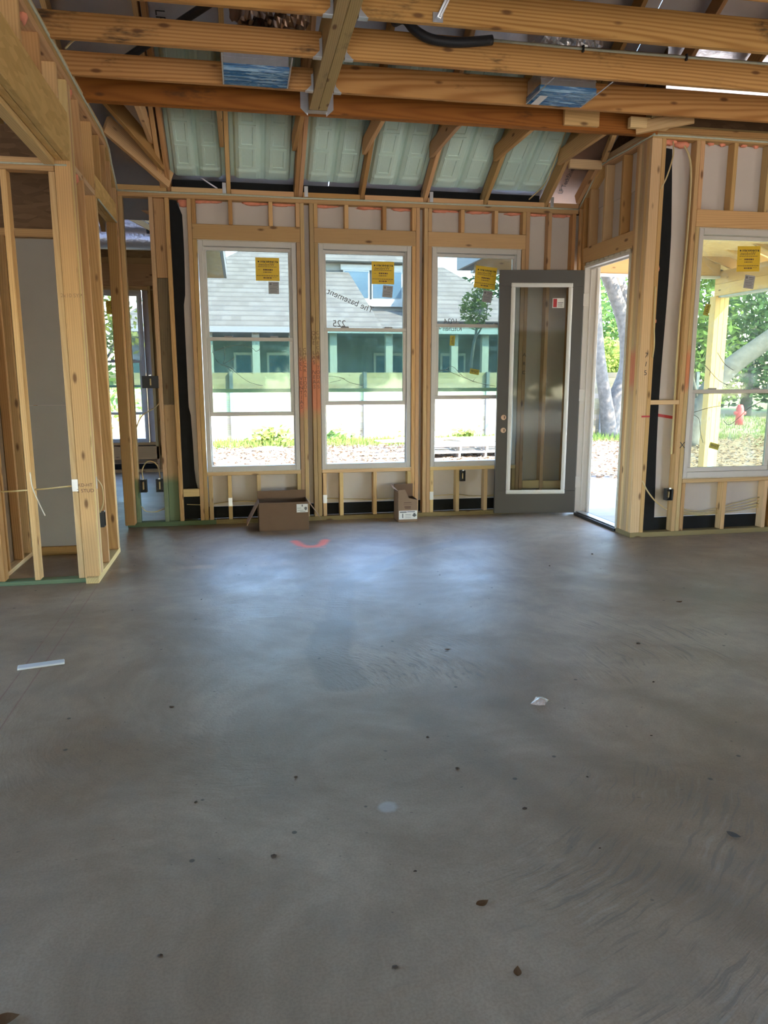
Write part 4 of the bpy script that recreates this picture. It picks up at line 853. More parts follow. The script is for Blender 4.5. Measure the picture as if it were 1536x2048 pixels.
# ------------------------------------------------------------------ register boots hanging between the joists
def boot(label, x0, x1, y0, y1):
    e = empty('duct_boot', ((x0+x1)/2, (y0+y1)/2, 3.40), label=label, cat='duct boot', group='ceiling register boots')
    z0 = 3.398; t = .002
    B(e, 'boot_side', (x0, x1), (y0, y0+t), (z0+.04, z0+.155), 'galvanised', .0005); B(e, 'boot_side', (x0, x1), (y1-t, y1), (z0+.04, z0+.155), 'galvanised', .0005)
    B(e, 'boot_side', (x0, x0+t), (y0+t, y1-t), (z0+.04, z0+.155), 'galvanised', .0005); B(e, 'boot_side', (x1-t, x1), (y0+t, y1-t), (z0+.04, z0+.155), 'galvanised', .0005)
    B(e, 'boot_rib', (x0-.004, x1+.004), (y0-.004, y0-.001), (z0+.085, z0+.092), 'galvanised', .0005); B(e, 'boot_top', (x0+.06, x1-.06), (y0+.03, y1-.03), (z0+.156, z0+.30), 'galvanised', .02)
    V = []; F = []; nx, ny = 24, 16; rr = random.Random(int(x0*100))
    for j in range(ny+1):
        for i in range(nx+1):
            u, v = i/nx, j/ny; ed = min(u, 1-u, v, 1-v)
            V.append((x0-.004+(x1-x0+.008)*u, y0-.004+(y1-y0+.008)*v, z0+.004+(.006*math.sin(v*26+math.sin(u*7)*1.5)+rr.uniform(-.002, .002) if ed > .03 else 0)))
    for j in range(ny):
        for i in range(nx): k = j*(nx+1)+i; F.append((k, k+nx+1, k+nx+2, k+1))
    mesh('protective_film', V, F, 'blue_film', e, smooth=True)
    for (a, b2) in (((x0-.005, x1+.005), (y0-.007, y0-.005)), ): B(e, 'film_wrap', a, b2, (z0+.003, z0+.045), 'blue_film', .0005)
    B(e, 'film_wrap', (x0-.006, x0-.004), (y0, y1), (z0+.003, z0+.05), 'blue_film', .0005); B(e, 'film_wrap', (x1+.004, x1+.006), (y0, y1), (z0+.003, z0+.05), 'blue_film', .0005)
    for xx in (x0-.006, x1+.006): L(e, 'hanger_strip', (xx, 5.125, 3.402), (xx, y1, 3.402), .010, .003, 'galvanised'); 
    return e
boot('left register boot with crinkled blue film under the joists', -.035, .385, 5.395, 5.645)
e = boot('right register boot with dark blue film under the joists', 2.13, 2.54, 5.375, 5.63)
o = mesh('film_label', [(-.03, -.09, 0), (.03, -.09, 0), (.03, .09, 0), (-.03, .09, 0)], [(3, 2, 1, 0)], 'paper_white', e, Matrix.Translation((2.18, 5.52, 3.3935)))

# ------------------------------------------------------------------ cables, pipe, rods, ducts overhead
tag(tube(None, 'line_set_pipe', [(1.05, 5.16, 3.67), (1.085, 5.03, 3.635), (1.15, 5.028, 3.575), (1.25, 5.028, 3.533), (1.40, 5.028, 3.524), (1.55, 5.028, 3.540), (1.655, 5.028, 3.556)], .030, 'black_rubber', 12), 'black foam insulated pipe end hanging in front of the second joist', 'pipe')
e = empty('hanger_rod', (1.165, 4.51, 3.405), label='shiny galvanised strap rod fixed to the nearest ceiling joist', cat='rod')
B(e, 'rod_foot', (1.135, 1.195), (4.514, 4.518), (3.408, 3.46), 'galvanised', .001); L(e, 'rod_shaft', (1.165, 4.507, 3.425), (1.30, 4.44, 3.70), .028, .010, 'galvanised', (0, 1, 0)); L(e, 'rod_lip', (1.172, 4.500, 3.43), (1.31, 4.435, 3.70), .010, .010, 'galvanised', (0, 1, 0))
e = empty('joist_cable', (2.2, 5.08, 3.575), label='grey cable clipped along the upper edge of the second joist', cat='cable')
tube(e, 'cable_run', [(1.65, 5.083, 3.578), (2.4, 5.083, 3.572), (3.4, 5.083, 3.574), (4.4, 5.083, 3.570), (5.6, 5.083, 3.573)], .009, 'seal_bead', 6)
for x in (2.30, 3.05, 3.80): B(e, 'cable_clip', (x-.007, x+.007), (5.070, 5.089), (3.550, 3.592), 'black_rubber', .002)
def cable(label, pts, r=.005, mat='cable', name='electric_cable'): return tag(tube(None, name, pts, r, mat, 6, True, 5), label, 'cable')
cable('thin cable arching from the left wall plate up into the attic', [(-1.0, 5.40, 3.46), (-.93, 5.42, 3.53), (-.80, 5.42, 3.565), (-.66, 5.42, 3.58)], .006, 'cable')
def crumple(name, label, p0, p1, r, mat, seed, group=None):
    P0, P1 = Vector(p0), Vector(p1); ax = (P1-P0).normalized(); nn = ax.orthogonal().normalized(); bb = ax.cross(nn); rr = random.Random(seed)
    V = []; F = []; nu, nv = 26, 28
    for i in range(nu+1):
        c = (P1-P0)*(i/nu)
        for k in range(nv):
            a_ = 2*math.pi*k/nv; q = r*(1+.10*math.sin(a_*7+i*.5)+rr.uniform(-.09, .09)+(.06 if i % 3 == 0 else -.03)); V.append(c+q*(math.cos(a_)*nn+math.sin(a_)*bb))
    for i in range(nu):
        for k in range(nv): F.append((i*nv+k, i*nv+(k+1) % nv, (i+1)*nv+(k+1) % nv, (i+1)*nv+k))
    F.append(tuple(range(nv))); F.append(tuple(nu*nv+k for k in range(nv)))
    return tag(mesh(name, V, F, mat, None, Matrix.Translation(P0)), label, 'duct', None, group)
crumple('flex_duct', 'brown foil flexible duct above the joists left of the cross beam', (.06, 5.45, 3.86), (.50, 5.62, 3.84), .13, 'foil_brown', 3)
crumple('flex_duct', 'crumpled silver duct end above the right joists', (2.1, 5.35, 3.84), (2.55, 5.5, 3.80), .13, 'duct_foil', 4)
cable('black conduit crossing above the left joists by the foil duct', [(-.75, 6.0, 3.62), (-.4, 5.75, 3.75), (0.1, 5.1, 3.80), (.4, 4.75, 3.9)], .028, 'black_rubber', 'conduit')
cable('white cables hanging down the roof slope in the left corner', [(-.62, 7.05, 3.75), (-.64, 7.2, 3.55), (-.75, 7.22, 3.38)], .006, 'cable_white')
cable('yellow cable running down the last rafter at the right corner', [(2.90, 6.6, 3.62), (2.985, 6.95, 3.58), (2.99, 7.15, 3.42), (2.975, 7.32, 3.28), (2.88, 7.48, 3.17)], .006, 'cable')
for k, (x, dx) in enumerate(((3.70, .05), (3.66, -.12))):
    cable(['drop cable hanging in front of the door post, running from pink foam', 'cable bundle hugging the stud left of the porch window'][k] if k == 0 else 'cable bundle hugging the stud left of the porch window',
          [(3.62, 6.15, 3.37), (3.60, 6.10, 3.25), (3.545, 6.08, 3.08), (3.50, 6.09, 2.98)] if k == 0 else [(3.73, 6.17, 3.36), (3.80, 6.15, 3.17), (3.815, 6.16, 2.6), (3.80, 6.17, 1.9), (3.805, 6.17, 1.2), (3.80, 6.16, .75)], .006 if k == 0 else .009, 'cable')
cable('yellow cable stapled down the face of the door post', [(3.525, 6.122, 2.20), (3.527, 6.120, 1.95), (3.545, 6.120, 1.72), (3.54, 6.126, 1.6)], .006, 'cable')
cable('slanting cable crossing the membrane beside the post', [(3.51, 6.12, .52), (3.58, 6.14, .42), (3.68, 6.16, .32), (3.80, 6.17, .24)], .006, 'cable')
cable('white wire loop hanging from the closet stud', [(-1.44, 5.49, .80), (-1.43, 5.475, .70), (-1.395, 5.46, .60), (-1.36, 5.46, .50)], .004, 'cable_white')
cable('yellow cable running through the closet studs at waist height', [(-2.0, 5.62, .72), (-1.72, 5.60, .66), (-1.45, 5.55, .67), (-1.19, 5.54, .69)], .006, 'cable')
for k, z in enumerate((.185, .20, .215, .235)): cable(['lowest', 'second', 'third', 'topmost'][k]+' of four yellow cables sagging below the porch window', [(3.90, 6.19, z+.02), (4.12, 6.185, z-.01-.004*k), (4.34, 6.19, z), (4.55, 6.185, z+.02+.01*k), (4.80, 6.19, z+.05+.015*k)], .005, 'cable')
cable('yellow cable running behind the cripples below the left window', [(-.56, 7.56, .20), (-.35, 7.565, .19), (-.1, 7.565, .215), (.3, 7.565, .20), (.55, 7.565, .21)], .005, 'cable')
cable('yellow cable running behind the cripples below the middle window', [(.83, 7.565, .215), (1.1, 7.565, .20), (1.34, 7.565, .19), (1.6, 7.565, .20)], .005, 'cable')
cable('yellow cable running behind the cripples below the right window', [(1.94, 7.565, .205), (2.2, 7.565, .215), (2.4, 7.565, .19), (2.75, 7.565, .2)], .005, 'cable')
cable('yellow cable looping between the two low outlet boxes', [(-.955, 7.53, .46), (-.96, 7.53, .56), (-.90, 7.53, .64), (-.82, 7.53, .60), (-.795, 7.53, .47)], .006, 'cable')
cable('yellow cable swooping low between the open studs', [(-.99, 7.54, .20), (-.95, 7.54, .15), (-.86, 7.54, .14), (-.77, 7.54, .17)], .006, 'cable')
cable('cable dropping from the high switch box to the left stud', [(-.74, 7.53, 1.33), (-.735, 7.53, 1.24), (-.80, 7.52, 1.16), (-.93, 7.52, 1.08), (-.99, 7.53, .97)], .006, 'cable')
cable('short cable bending into the outlet box on the left wall', [(-1.04, 5.66, .72), (-1.01, 5.67, .66), (-1.01, 5.68, .55), (-1.04, 5.69, .47)], .006, 'cable')

def ebox(label, c, w_=.055, d=.06, h=.10, axis='y'):
    e = empty('outlet_box', (c[0], c[1], c[2]-h/2), label=label, cat='outlet box', group='blue-black electrical boxes'); t = .004
    a, b_ = w_/2, d/2
    if axis == 'x': W = lambda x, y, z: ((c[0]-y[1], c[0]-y[0]), (c[1]+x[0], c[1]+x[1]), z)
    else: W = lambda x, y, z: ((c[0]+x[0], c[0]+x[1]), (c[1]+y[0], c[1]+y[1]), z)
    z0, z1 = c[2]-h/2, c[2]+h/2
    for nm, x, y, z in (('box_back', (-a, a), (b_-t, b_), (z0, z1)), ('box_side', (-a, -a+t), (-b_, b_-t), (z0, z1)), ('box_side', (a-t, a), (-b_, b_-t), (z0, z1)), ('box_top', (-a+t, a-t), (-b_, b_-t), (z1-t, z1)), ('box_bottom', (-a+t, a-t), (-b_, b_-t), (z0, z0+t))):
        B(e, nm, *W(x, y, z), 'ebox', .001)
    B(e, 'mounting_ear', *W((-.010, .010), (-b_-.002, -b_), (z1, z1+.012)), 'galvanised', .001); B(e, 'wire_coil', *W((-.006, .006), (-b_+.012, b_-.01), (z0+.025, z1-.025)), 'cable', .005)
    return e
ebox('outlet box on the green stud, left of the low pair', (-.955, 7.51, .405), .068, .06, .125); ebox('outlet box on the right stud of the low pair', (-.802, 7.51, .405), .068, .06, .125)
ebox('wide switch box at shoulder height between the open studs', (-.835, 7.51, 1.395), .15, .06, .115)
ebox('outlet box under the right window beside a cripple stud', (2.250, 7.505, .42), .055, .05, .11)
ebox('outlet box left of the porch window stud', (3.790, 6.15, .385), .06, .055, .105)
ebox('dark outlet box on the left wall post', (-1.048, 5.745, .41), .075, .06, .11, 'x')
nail_plate(wl, (XL+.0015, 5.61, .70), .003, .03, .085)

# round foil duct in the back room
e = empty('round_duct', (-1.6, 10.5, 3.0), label='silver foil wrapped round duct across the back room ceiling', cat='duct')
def rduct(p0, p1, r):
    P0, P1 = Vector(p0), Vector(p1); ax = (P1-P0).normalized(); nn = ax.orthogonal().normalized(); bb = ax.cross(nn); V = []; F = []; nu, nv = 10, 32
    for i in range(nu+1):
        for k in range(nv): a_ = 2*math.pi*k/nv; V.append((P1-P0)*(i/nu)+r*(1+random.uniform(-.012, .012))*(math.cos(a_)*nn+math.sin(a_)*bb))
    for i in range(nu):
        for k in range(nv): F.append((i*nv+k, i*nv+(k+1) % nv, (i+1)*nv+(k+1) % nv, (i+1)*nv+k))
    mesh('duct_wrap', V, F, 'duct_foil', e, Matrix.Translation(P0), True)
rduct((-3.6, 10.5, 3.175), (-.75, 10.5, 3.175), .13); rduct((-3.6, 10.72, 3.38), (-.75, 10.72, 3.38), .12)
L(e, 'duct_strap', (-1.08, 10.40, 3.14), (-1.08, 10.36, 3.35), .04, .002, 'black_rubber', (0, 1, 0))

# ------------------------------------------------------------------ loose bits on the slab
tag(L(None, 'trim_strip', (-1.150, 3.855, .006), (-.937, 3.903, .006), .058, .010, 'white_strip'), 'short white trim offcut lying across the chalk lines', 'offcut')
V = [(-.046, .0, .004), (-.015, -.022, .004), (.012, -.030, .006), (.044, .005, .012), (.02, .026, .022), (-.012, .022, .026), (0, -.004, .032), (-.028, .014, .012), (.03, -.012, .016)]
F = [(0, 1, 6), (1, 2, 6), (2, 8, 6), (8, 3, 6), (3, 4, 6), (4, 5, 6), (5, 7, 6), (7, 0, 6), (2, 3, 8), (0, 2, 1), (0, 3, 2), (0, 4, 3), (0, 5, 4), (0, 7, 5)]
tag(mesh('foil_wrapper', V, F, 'wrapper_foil', None, Matrix.Translation((1.272, 2.975, 0))), 'small crumpled shiny foil wrapper on the bare slab', 'wrapper')
def dryleaf(p, s, rot, label, group=None, mat='dry_leaf', curl=.35):
    n = 7; V = []; F = []
    for i in range(n):
        t = i/(n-1); w_ = .34*math.sin(math.pi*min(1, t*1.02+.02))**.8*(1-.3*t); z = .05+curl*(t-.5)**2
        V += [((t-.5), -w_, z+.10*abs(w_)), ((t-.5), 0, z), ((t-.5), w_, z+.13*abs(w_))]
        if i: k = 3*i; F += [(k-3, k-2, k+1, k), (k-2, k-1, k+2, k+1)]
    return tag(mesh('dry_leaf', V, F, mat, None, Matrix.Translation((p[0], p[1], .001)) @ Matrix.Rotation(rot, 4, 'Z') @ Matrix.Diagonal((s, s, s, 1))), label, 'leaf', None, group)
dryleaf((.613, 1.78), .042, .3, 'rust brown curled leaf lying in the foreground'); dryleaf((1.50, 1.93), .045, -.9, 'olive dry leaf near the right edge of the foreground', mat='bark_dark')
dryleaf((.622, 1.53), .034, 1.2, 'brown leaf fragment nearest the bottom edge, right of centre'); dryleaf((-.576, 1.615), .06, .1, 'brown leaf in the bottom left corner')
dryleaf((1.045, 3.704), .035, .0, 'dark leaf left of the foil wrapper, farther back'); dryleaf((2.75, 4.25), .05, .2, 'dark leaf on the right side of the slab')
CL = [(.52, 1.36), (.70, 2.76), (-.35, 3.25), (.46, 1.95), (-.2, 2.45), (.05, 2.1), (1.6, 2.6), (1.9, 3.1), (2.1, 3.6), (-.3, 4.9), (.15, 2.55), (.9, 2.2), (1.2, 2.35), (-.25, 1.75), (.33, 1.6), (1.05, 1.95), (2.3, 5.3), (2.8, 5.6), (1.4, 5.2), (.75, 2.5)]
ORD = 'first second third fourth fifth sixth seventh eighth ninth tenth eleventh twelfth thirteenth fourteenth fifteenth sixteenth seventeenth eighteenth nineteenth twentieth'.split()
for k, (x, y) in enumerate(CL):
    rank = sorted(CL, key=lambda q: q[1]).index((x, y))
    tag(blob(None, 'dirt_clod', (x, y, .003), .0035+.002*(k % 3), 'dirt_brown', 1.4, 1, .6, .35, 1, 300+k), 'tiny dark dirt clod on the slab, %s nearest the bottom edge' % ORD[rank], 'dirt', None, 'dirt clods on the slab')

# ------------------------------------------------------------------ outdoors: ground
g = G('ground_litter'); pos = g.n('NewGeometry').outputs['Position']; q = g.n('SeparateXYZ', {0: pos})
v = g.n('TexVoronoi', {'Vector': pos, 'Scale': 26.0}); sv = g.n('SeparateColor', {0: v.outputs['Color']})
c = g.mix(sv.outputs[0], (.13, .085, .055), (.22, .175, .13)); c = g.mix(g.ma('MULTIPLY', g.step(g.noise(pos, 1.4, 4), .5, .7), .6), c, (.28, .25, .20))
gr = g.ma('MULTIPLY', g.step(q.outputs[0], 9, 16), g.step(g.noise(pos, .6, 3), .42, .6)); c = g.mix(g.ma('MULTIPLY', gr, .75), c, (.16, .22, .06))
g.bsdf(c, .95, 0, v.outputs['Distance'], .5, .2, .03); M['ground_litter'] = g.m
gd = mesh('ground', [(-60, -40, -.2), (70, -40, -.2), (70, 90, -.2), (-60, 90, -.2)], [(0, 1, 2, 3)], 'ground_litter'); tag(gd, 'sunlit yard covered with fallen leaves and patchy grass', 'ground', 'structure')
sb = B(None, 'porch_slab', (3.43, 7.6), (6.24, 10.0), (-.199, -.03), 'slab_out', .004); tag(sb, 'pale concrete porch slab outside the open door', 'slab', 'structure')
dv = B(None, 'reflector', (-20, 26), (-26, -5.6), (-.199, -.12), 'bounce_tan', .004); tag(dv, 'added unseen tan driveway behind the house', 'reflector', 'structure')  # unseen slab added to throw warm sunlight up into the room
dv = B(None, 'side_reflector', (7.7, 26), (-5.55, 9.5), (-.199, -.12), 'bounce_tan', .004); tag(dv, 'added unseen tan slab right of the house, bouncing sunlight indoors', 'reflector', 'structure')  # second added slab, bounces sun in through the right opening
def scatter(name, n, area, size, mat, label, cat, seed, tilt=.5, z=-.19, blade=False):
    rr = random.Random(seed); V = []; F = []
    for i in range(n):
        x, y = rr.uniform(*area[0]), rr.uniform(*area[1]); s = rr.uniform(*size); a_ = rr.uniform(0, 6.28); k = len(V)
        if blade:
            dx, dy = math.cos(a_)*.012, math.sin(a_)*.012; lx, ly = rr.uniform(-.4, .4)*s, rr.uniform(-.4, .4)*s
            V += [(x-dx, y-dy, z-.01), (x+dx, y+dy, z-.01), (x+lx, y+ly, z+s)]; F.append((k, k+1, k+2))
        else:
            n_ = Vector((rr.uniform(-tilt, tilt), rr.uniform(-tilt, tilt), 1)).normalized(); t = n_.orthogonal().normalized(); t = Matrix.Rotation(a_, 3, n_) @ t; b_ = n_.cross(t); c = Vector((x, y, z+rr.uniform(.005, .03)))
            V += [c-t*s, c-b_*s*.45, c+t*s, c+b_*s*.45]; F.append((k, k+1, k+2, k+3))
    o = mesh(name, V, F, mat); return tag(o, label, cat, 'stuff')
scatter('leaf_litter', 26000, ((-3, 14), (10.5, 18.9)), (.03, .065), 'litter', 'fallen tan leaves covering the yard outside the windows', 'leaves', 1)
scatter('grass_strip', 9000, ((-4, 13), (17.6, 19.3)), (.06, .20), 'grass_blade', 'strip of green weeds and grass along the fence foot', 'grass', 2, blade=True)
scatter('lawn_patch', 6000, ((11.5, 20), (17, 30)), (.04, .12), 'grass_blade', 'patchy lawn beyond the fence end at the right', 'grass', 5, blade=True)

# fence
fe = empty('fence', (3, 19.4, -.2), label='pale horizontal board fence with dark steel posts across the yard', cat='fence')
posts = [-10.3, -7.0, -3.6, -.22, 3.16, 6.46, 9.75, 12.6]
for x in posts: B(fe, 'fence_post', (x-.045, x+.045), (19.33, 19.395), (-.2, 1.55), 'fence_steel')
for a, b_ in zip(posts[:-1], posts[1:]):
    for r_ in range(12): B(fe, 'fence_board', (a+.002, b_-.002), (19.40, 19.418), (-.17+r_*.142, -.17+r_*.142+.139), 'fence_wood', .002)

# weeds, pallets, boards
def weed(p, n, h, label, seed, mat='leaf_yellow'):
    rr = random.Random(seed); e = empty('weed_plant', p, label=label, cat='plant', group='weeds along the fence'); V = []; F = []
    for i in range(n):
        c = Vector((rr.gauss(0, h*.55), rr.gauss(0, h*.3), abs(rr.gauss(h*.5, h*.3)))); s = rr.uniform(.05, .12)
        t = Vector((rr.uniform(-1, 1), rr.uniform(-1, 1), rr.uniform(-.3, .7))).normalized(); b_ = t.orthogonal().normalized(); k = len(V)
        V += [c-t*s, c-b_*s*.5, c+t*s, c+b_*s*.5]; F.append((k, k+1, k+2, k+3))
    mesh('foliage', V, F, mat, e, Matrix.Translation(p)); tube(e, 'stem', [p, (p[0]+.02, p[1], p[2]+h)], .012, 'bark_dark', 5)
weed((.75, 18.3, -.2), 150, .42, 'broad-leaved weed clump by the fence seen through the left window', 1); weed((2.3, 18.8, -.2), 70, .35, 'leafy weed seen low in the middle window, left of the fence post', 2, 'leaf_green')
weed((4.4, 18.7, -.2), 60, .38, 'tall grassy weed right of the fence post in the middle window', 3); weed((5.7, 18.9, -.2), 60, .3, 'weed at the fence foot behind the pallets', 4, 'leaf_yellow')
tag(blob(None, 'stone', (.55, 17.0, -.17), .22, 'stone_white', 1.6, .9, .35, .1, 2, 9), 'flat pale stone below the weed clump outside the left window', 'stone')
def pallet(label, loc, rz_, seed):
    e = empty('pallet', loc, rz_, label, 'pallet', None, 'pallets stacked in the yard'); mw = PM(e); rr = random.Random(seed)
    def P(n, x, y, z):
        d = (x[1]-x[0], y[1]-y[0], z[1]-z[0]); V, F = boxdata(*d, .003); mesh(n, V, F, 'pallet_wood', e, mw @ Matrix.Translation(((x[0]+x[1])/2, (y[0]+y[1])/2, (z[0]+z[1])/2)))
    for x in (-.85, -.28, .28, .82): P('stringer', (x, x+.045), (-.6, .6), (.016, .105))
    for i in range(6): y = -.6+i*.22; P('deck_board', (-.9, .9), (y, y+.13+rr.uniform(-.02, .02)), (.106, .124))
    for y in (-.6, -.05, .48): P('bottom_board', (-.9, .9), (y, y+.10), (0, .015))
pallet('bottom pallet of the stack outside the right window', (4.55, 15.2, -.2), .03, 1); pallet('top pallet of the stack outside the right window', (4.62, 15.25, -.075), -.02, 2)
pallet('pallet lying at the back of the stack near the fence', (5.2, 17.0, -.2), .10, 3)
for k, (a, b_, z) in enumerate((((2.9, 15.6), (6.2, 16.3), .075), ((3.3, 16.2), (6.5, 15.2), .10), ((3.0, 16.9), (6.3, 17.5), -.01), ((2.6, 14.9), (3.9, 15.0), -.17), ((2.3, 15.5), (3.6, 15.4), -.17))):
    tag(L(None, 'loose_board', (a[0], a[1], z), (b_[0], b_[1], z), .16, .03, 'pallet_wood'), ['long grey board laid over the front pallets', 'grey board crossing diagonally over the pallets', 'grey board at the back of the pallet pile', 'short board on the leaves left of the pallets', 'weathered board end poking out left of the pallets'][k], 'board', None, 'loose boards in the yard')

# ------------------------------------------------------------------ porch roof and post
po = empty('porch', (5.4, 10.0, 2.6), label='raw timber porch roof with beams, rafters and plywood deck outside', cat='porch', kind='structure')
PX, PY = 7.14, 10.55
e = empty('porch_post', (PX, PY, -.05), label='yellow timber corner post of the porch with blue tape at its foot', cat='post')
B(e, 'post_ply', (PX-.115, PX-.04), (PY-.07, PY+.07), (-.19, 2.615), 'porch_wood'); B(e, 'post_ply', (PX-.039, PX+.035), (PY-.07, PY+.07), (-.19, 2.615), 'post_yellow'); B(e, 'post_ply', (PX+.036, PX+.11), (PY-.07, PY+.07), (-.19, 2.615), 'post_yellow')
B(e, 'tape_band', (PX-.05, PX+.05), (PY-.074, PY-.071), (-.1, .32), 'tape_blue', .001)
B(po, 'porch_beam', (PX-.06, PX+.06), (6.25, PY+.06), (2.618, 2.79), 'porch_wood'); B(po, 'porch_beam', (PX-.06, PX+.06), (6.25, PY+.06), (2.792, 2.975), 'porch_wood'); B(po, 'beam_trim', (PX-.07, PX+.07), (6.3, PY+.07), (2.592, 2.616), 'fascia_grey')
B(po, 'porch_beam', (3.30, PX-.062), (PY-.06, PY+.06), (2.905, 3.16), 'porch_wood'); B(po, 'beam_trim', (3.25, PX-.06), (PY-.07, PY+.07), (2.872, 2.903), 'trim_white')
for k in range(8):
    y = 6.6+k*.55; L(po, 'porch_rafter', (3.56, y, 4.35), (PX+.5, y, 2.93), .04, .14, 'porch_wood', (.37, 0, 1))
for a, b_ in ((6.25, 7.45), (7.46, 8.66), (8.67, 9.87), (9.88, 11.1)):
    quad(po, 'porch_deck', [(3.3, a, 4.545), (PX+.55, a, 2.985), (PX+.55, b_, 2.985), (3.3, b_, 4.545)], 'osb_bright', -.012)
quad(po, 'porch_deck', [(3.3, 7.62, 4.56), (3.3, 11.1, 4.56), (2.2, 11.1, 3.95), (2.2, 7.62, 3.95)], 'osb_bright', .012) if False else None
B(po, 'porch_fascia', (3.19, PX+.6), (11.0, 11.04), (2.965, 3.15), 'fascia_grey'); B(po, 'porch_fascia', (3.17, 3.21), (8.2, 11.04), (2.965, 3.15), 'fascia_grey'); B(po, 'porch_soffit', (3.22, PX), (8.2, 10.99), (3.17, 3.18), 'osb_bright', .001)
quad(po, 'porch_gable', [(3.3, 11.0, 3.16), (PX+.5, 11.0, 2.98), (PX+.5, 11.0, 3.0), (3.3, 11.0, 4.54)], 'osb_bright', .01)
# wing roof overhang seen at the top left of the left window
we = empty('wing_roof', (-2, 10, 3.2), label='roof overhang of the left wing with plywood soffit', cat='roof', kind='structure')
B(we, 'soffit', (-.47, -.19), (7.7, 12.38), (2.95, 2.962), 'osb_bright', .001); B(we, 'fascia', (-.188, -.15), (7.7, 12.42), (2.95, 3.16), 'fascia_grey'); B(we, 'fascia', (-6.3, -.19), (12.382, 12.42), (2.95, 3.16), 'fascia_grey')
quad(we, 'wing_deck', [(-.15, 7.6, 3.17), (-.15, 12.42, 3.17), (-3.2, 12.42, 5.0), (-3.2, 7.6, 5.0)], 'foil_deck', -.012); quad(we, 'wing_deck', [(-3.2, 7.6, 5.0), (-3.2, 12.42, 5.0), (-6.3, 12.42, 3.14), (-6.3, 7.6, 3.14)], 'foil_deck', -.012)
quad(we, 'wing_gable', [(-6.2, 12.0, 3.0), (-.5, 12.0, 3.0), (-3.2, 12.0, 4.95)], 'osb', .012)

# ------------------------------------------------------------------ neighbour's house
nh = empty('neighbour_house', (4, 28, -.2), label='pale shingle-roofed house beyond the fence, with long shaded patio', cat='house')
quad(nh, 'front_roof', [(-4, 25.3, 3.0), (4.75, 25.3, 3.0), (4.1, 30.2, 5.75), (2.6, 31.2, 6.3), (.2, 31.2, 6.3), (-2, 28.5, 4.8)], 'shingles', .05)
quad(nh, 'front_roof_return', [(4.75, 25.3, 3.0), (4.9, 31, 3.0), (4.1, 30.2, 5.75)], 'shingles', .05)
quad(nh, 'upper_wall', [(3.2, 29.6, 2.6), (6.95, 29.6, 2.6), (6.95, 29.6, 5.75), (3.2, 29.6, 5.75)], 'siding_pale', .1)
B(nh, 'window_head_trim', (3.9, 7.0), (29.45, 29.5), (5.42, 5.62), 'trim_white'); B(nh, 'window_sill_trim', (3.9, 7.0), (29.40, 29.5), (4.08, 4.34), 'trim_white')
for a, b_ in ((4.05, 4.95), (5.15, 6.25), (6.4, 6.85)):
    wn_ = B(nh, 'house_window', (a-.06, b_+.06), (29.46, 29.5), (4.34, 5.42), 'trim_white'); B(wn_, 'window_pane', (a, b_), (29.44, 29.459), (4.40, 5.36), 'pane_dark', .001)
quad(nh, 'upper_roof', [(2.6, 29.2, 5.72), (7.05, 29.2, 5.72), (6.3, 34, 8.4), (2.6, 34, 8.4)], 'shingles', .05)
quad(nh, 'lower_roof', [(4.6, 25.4, 3.05), (9.95, 25.4, 3.05), (8.0, 29.6, 3.95), (4.6, 29.6, 3.95)], 'shingles', .05) 
quad(nh, 'right_roof', [(6.5, 26.3, 3.35), (10.7, 26.3, 3.35), (8.2, 30.5, 5.75), (6.5, 30.5, 5.75)], 'shingles', .05)
quad(nh, 'right_roof_return', [(10.7, 26.3, 3.35), (10.7, 34, 3.35), (8.2, 30.5, 5.75)], 'shingles', .05)
B(nh, 'eave_fascia', (-4, 10.1), (25.25, 25.32), (2.84, 3.02), 'fascia_grey')
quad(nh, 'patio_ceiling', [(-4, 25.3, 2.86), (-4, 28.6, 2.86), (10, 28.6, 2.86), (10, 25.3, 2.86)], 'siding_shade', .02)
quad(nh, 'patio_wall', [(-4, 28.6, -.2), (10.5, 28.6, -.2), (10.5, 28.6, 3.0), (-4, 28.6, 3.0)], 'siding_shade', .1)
for a, b_ in ((-.2, .5), (1.0, 2.2), (5.0, 6.2), (7.6, 8.6)): dw = B(nh, 'patio_door', (a, b_), (28.52, 28.59), (0, 2.3), 'trim_white'); B(dw, 'door_pane', (a+.08, b_-.08), (28.50, 28.519), (.1, 2.2), 'pane_dark', .001)
for x in (-.95, .55, 1.75, 3.1, 5.0, 6.1, 7.3, 8.4): B(nh, 'patio_post', (x-.12, x+.12), (25.5, 25.74), (-.2, 2.85), 'siding_pale')
quad(nh, 'side_wall', [(10.5, 26.5, -.2), (10.5, 34, -.2), (10.5, 34, 3.4), (10.5, 26.5, 3.4)], 'siding_pale', .1)

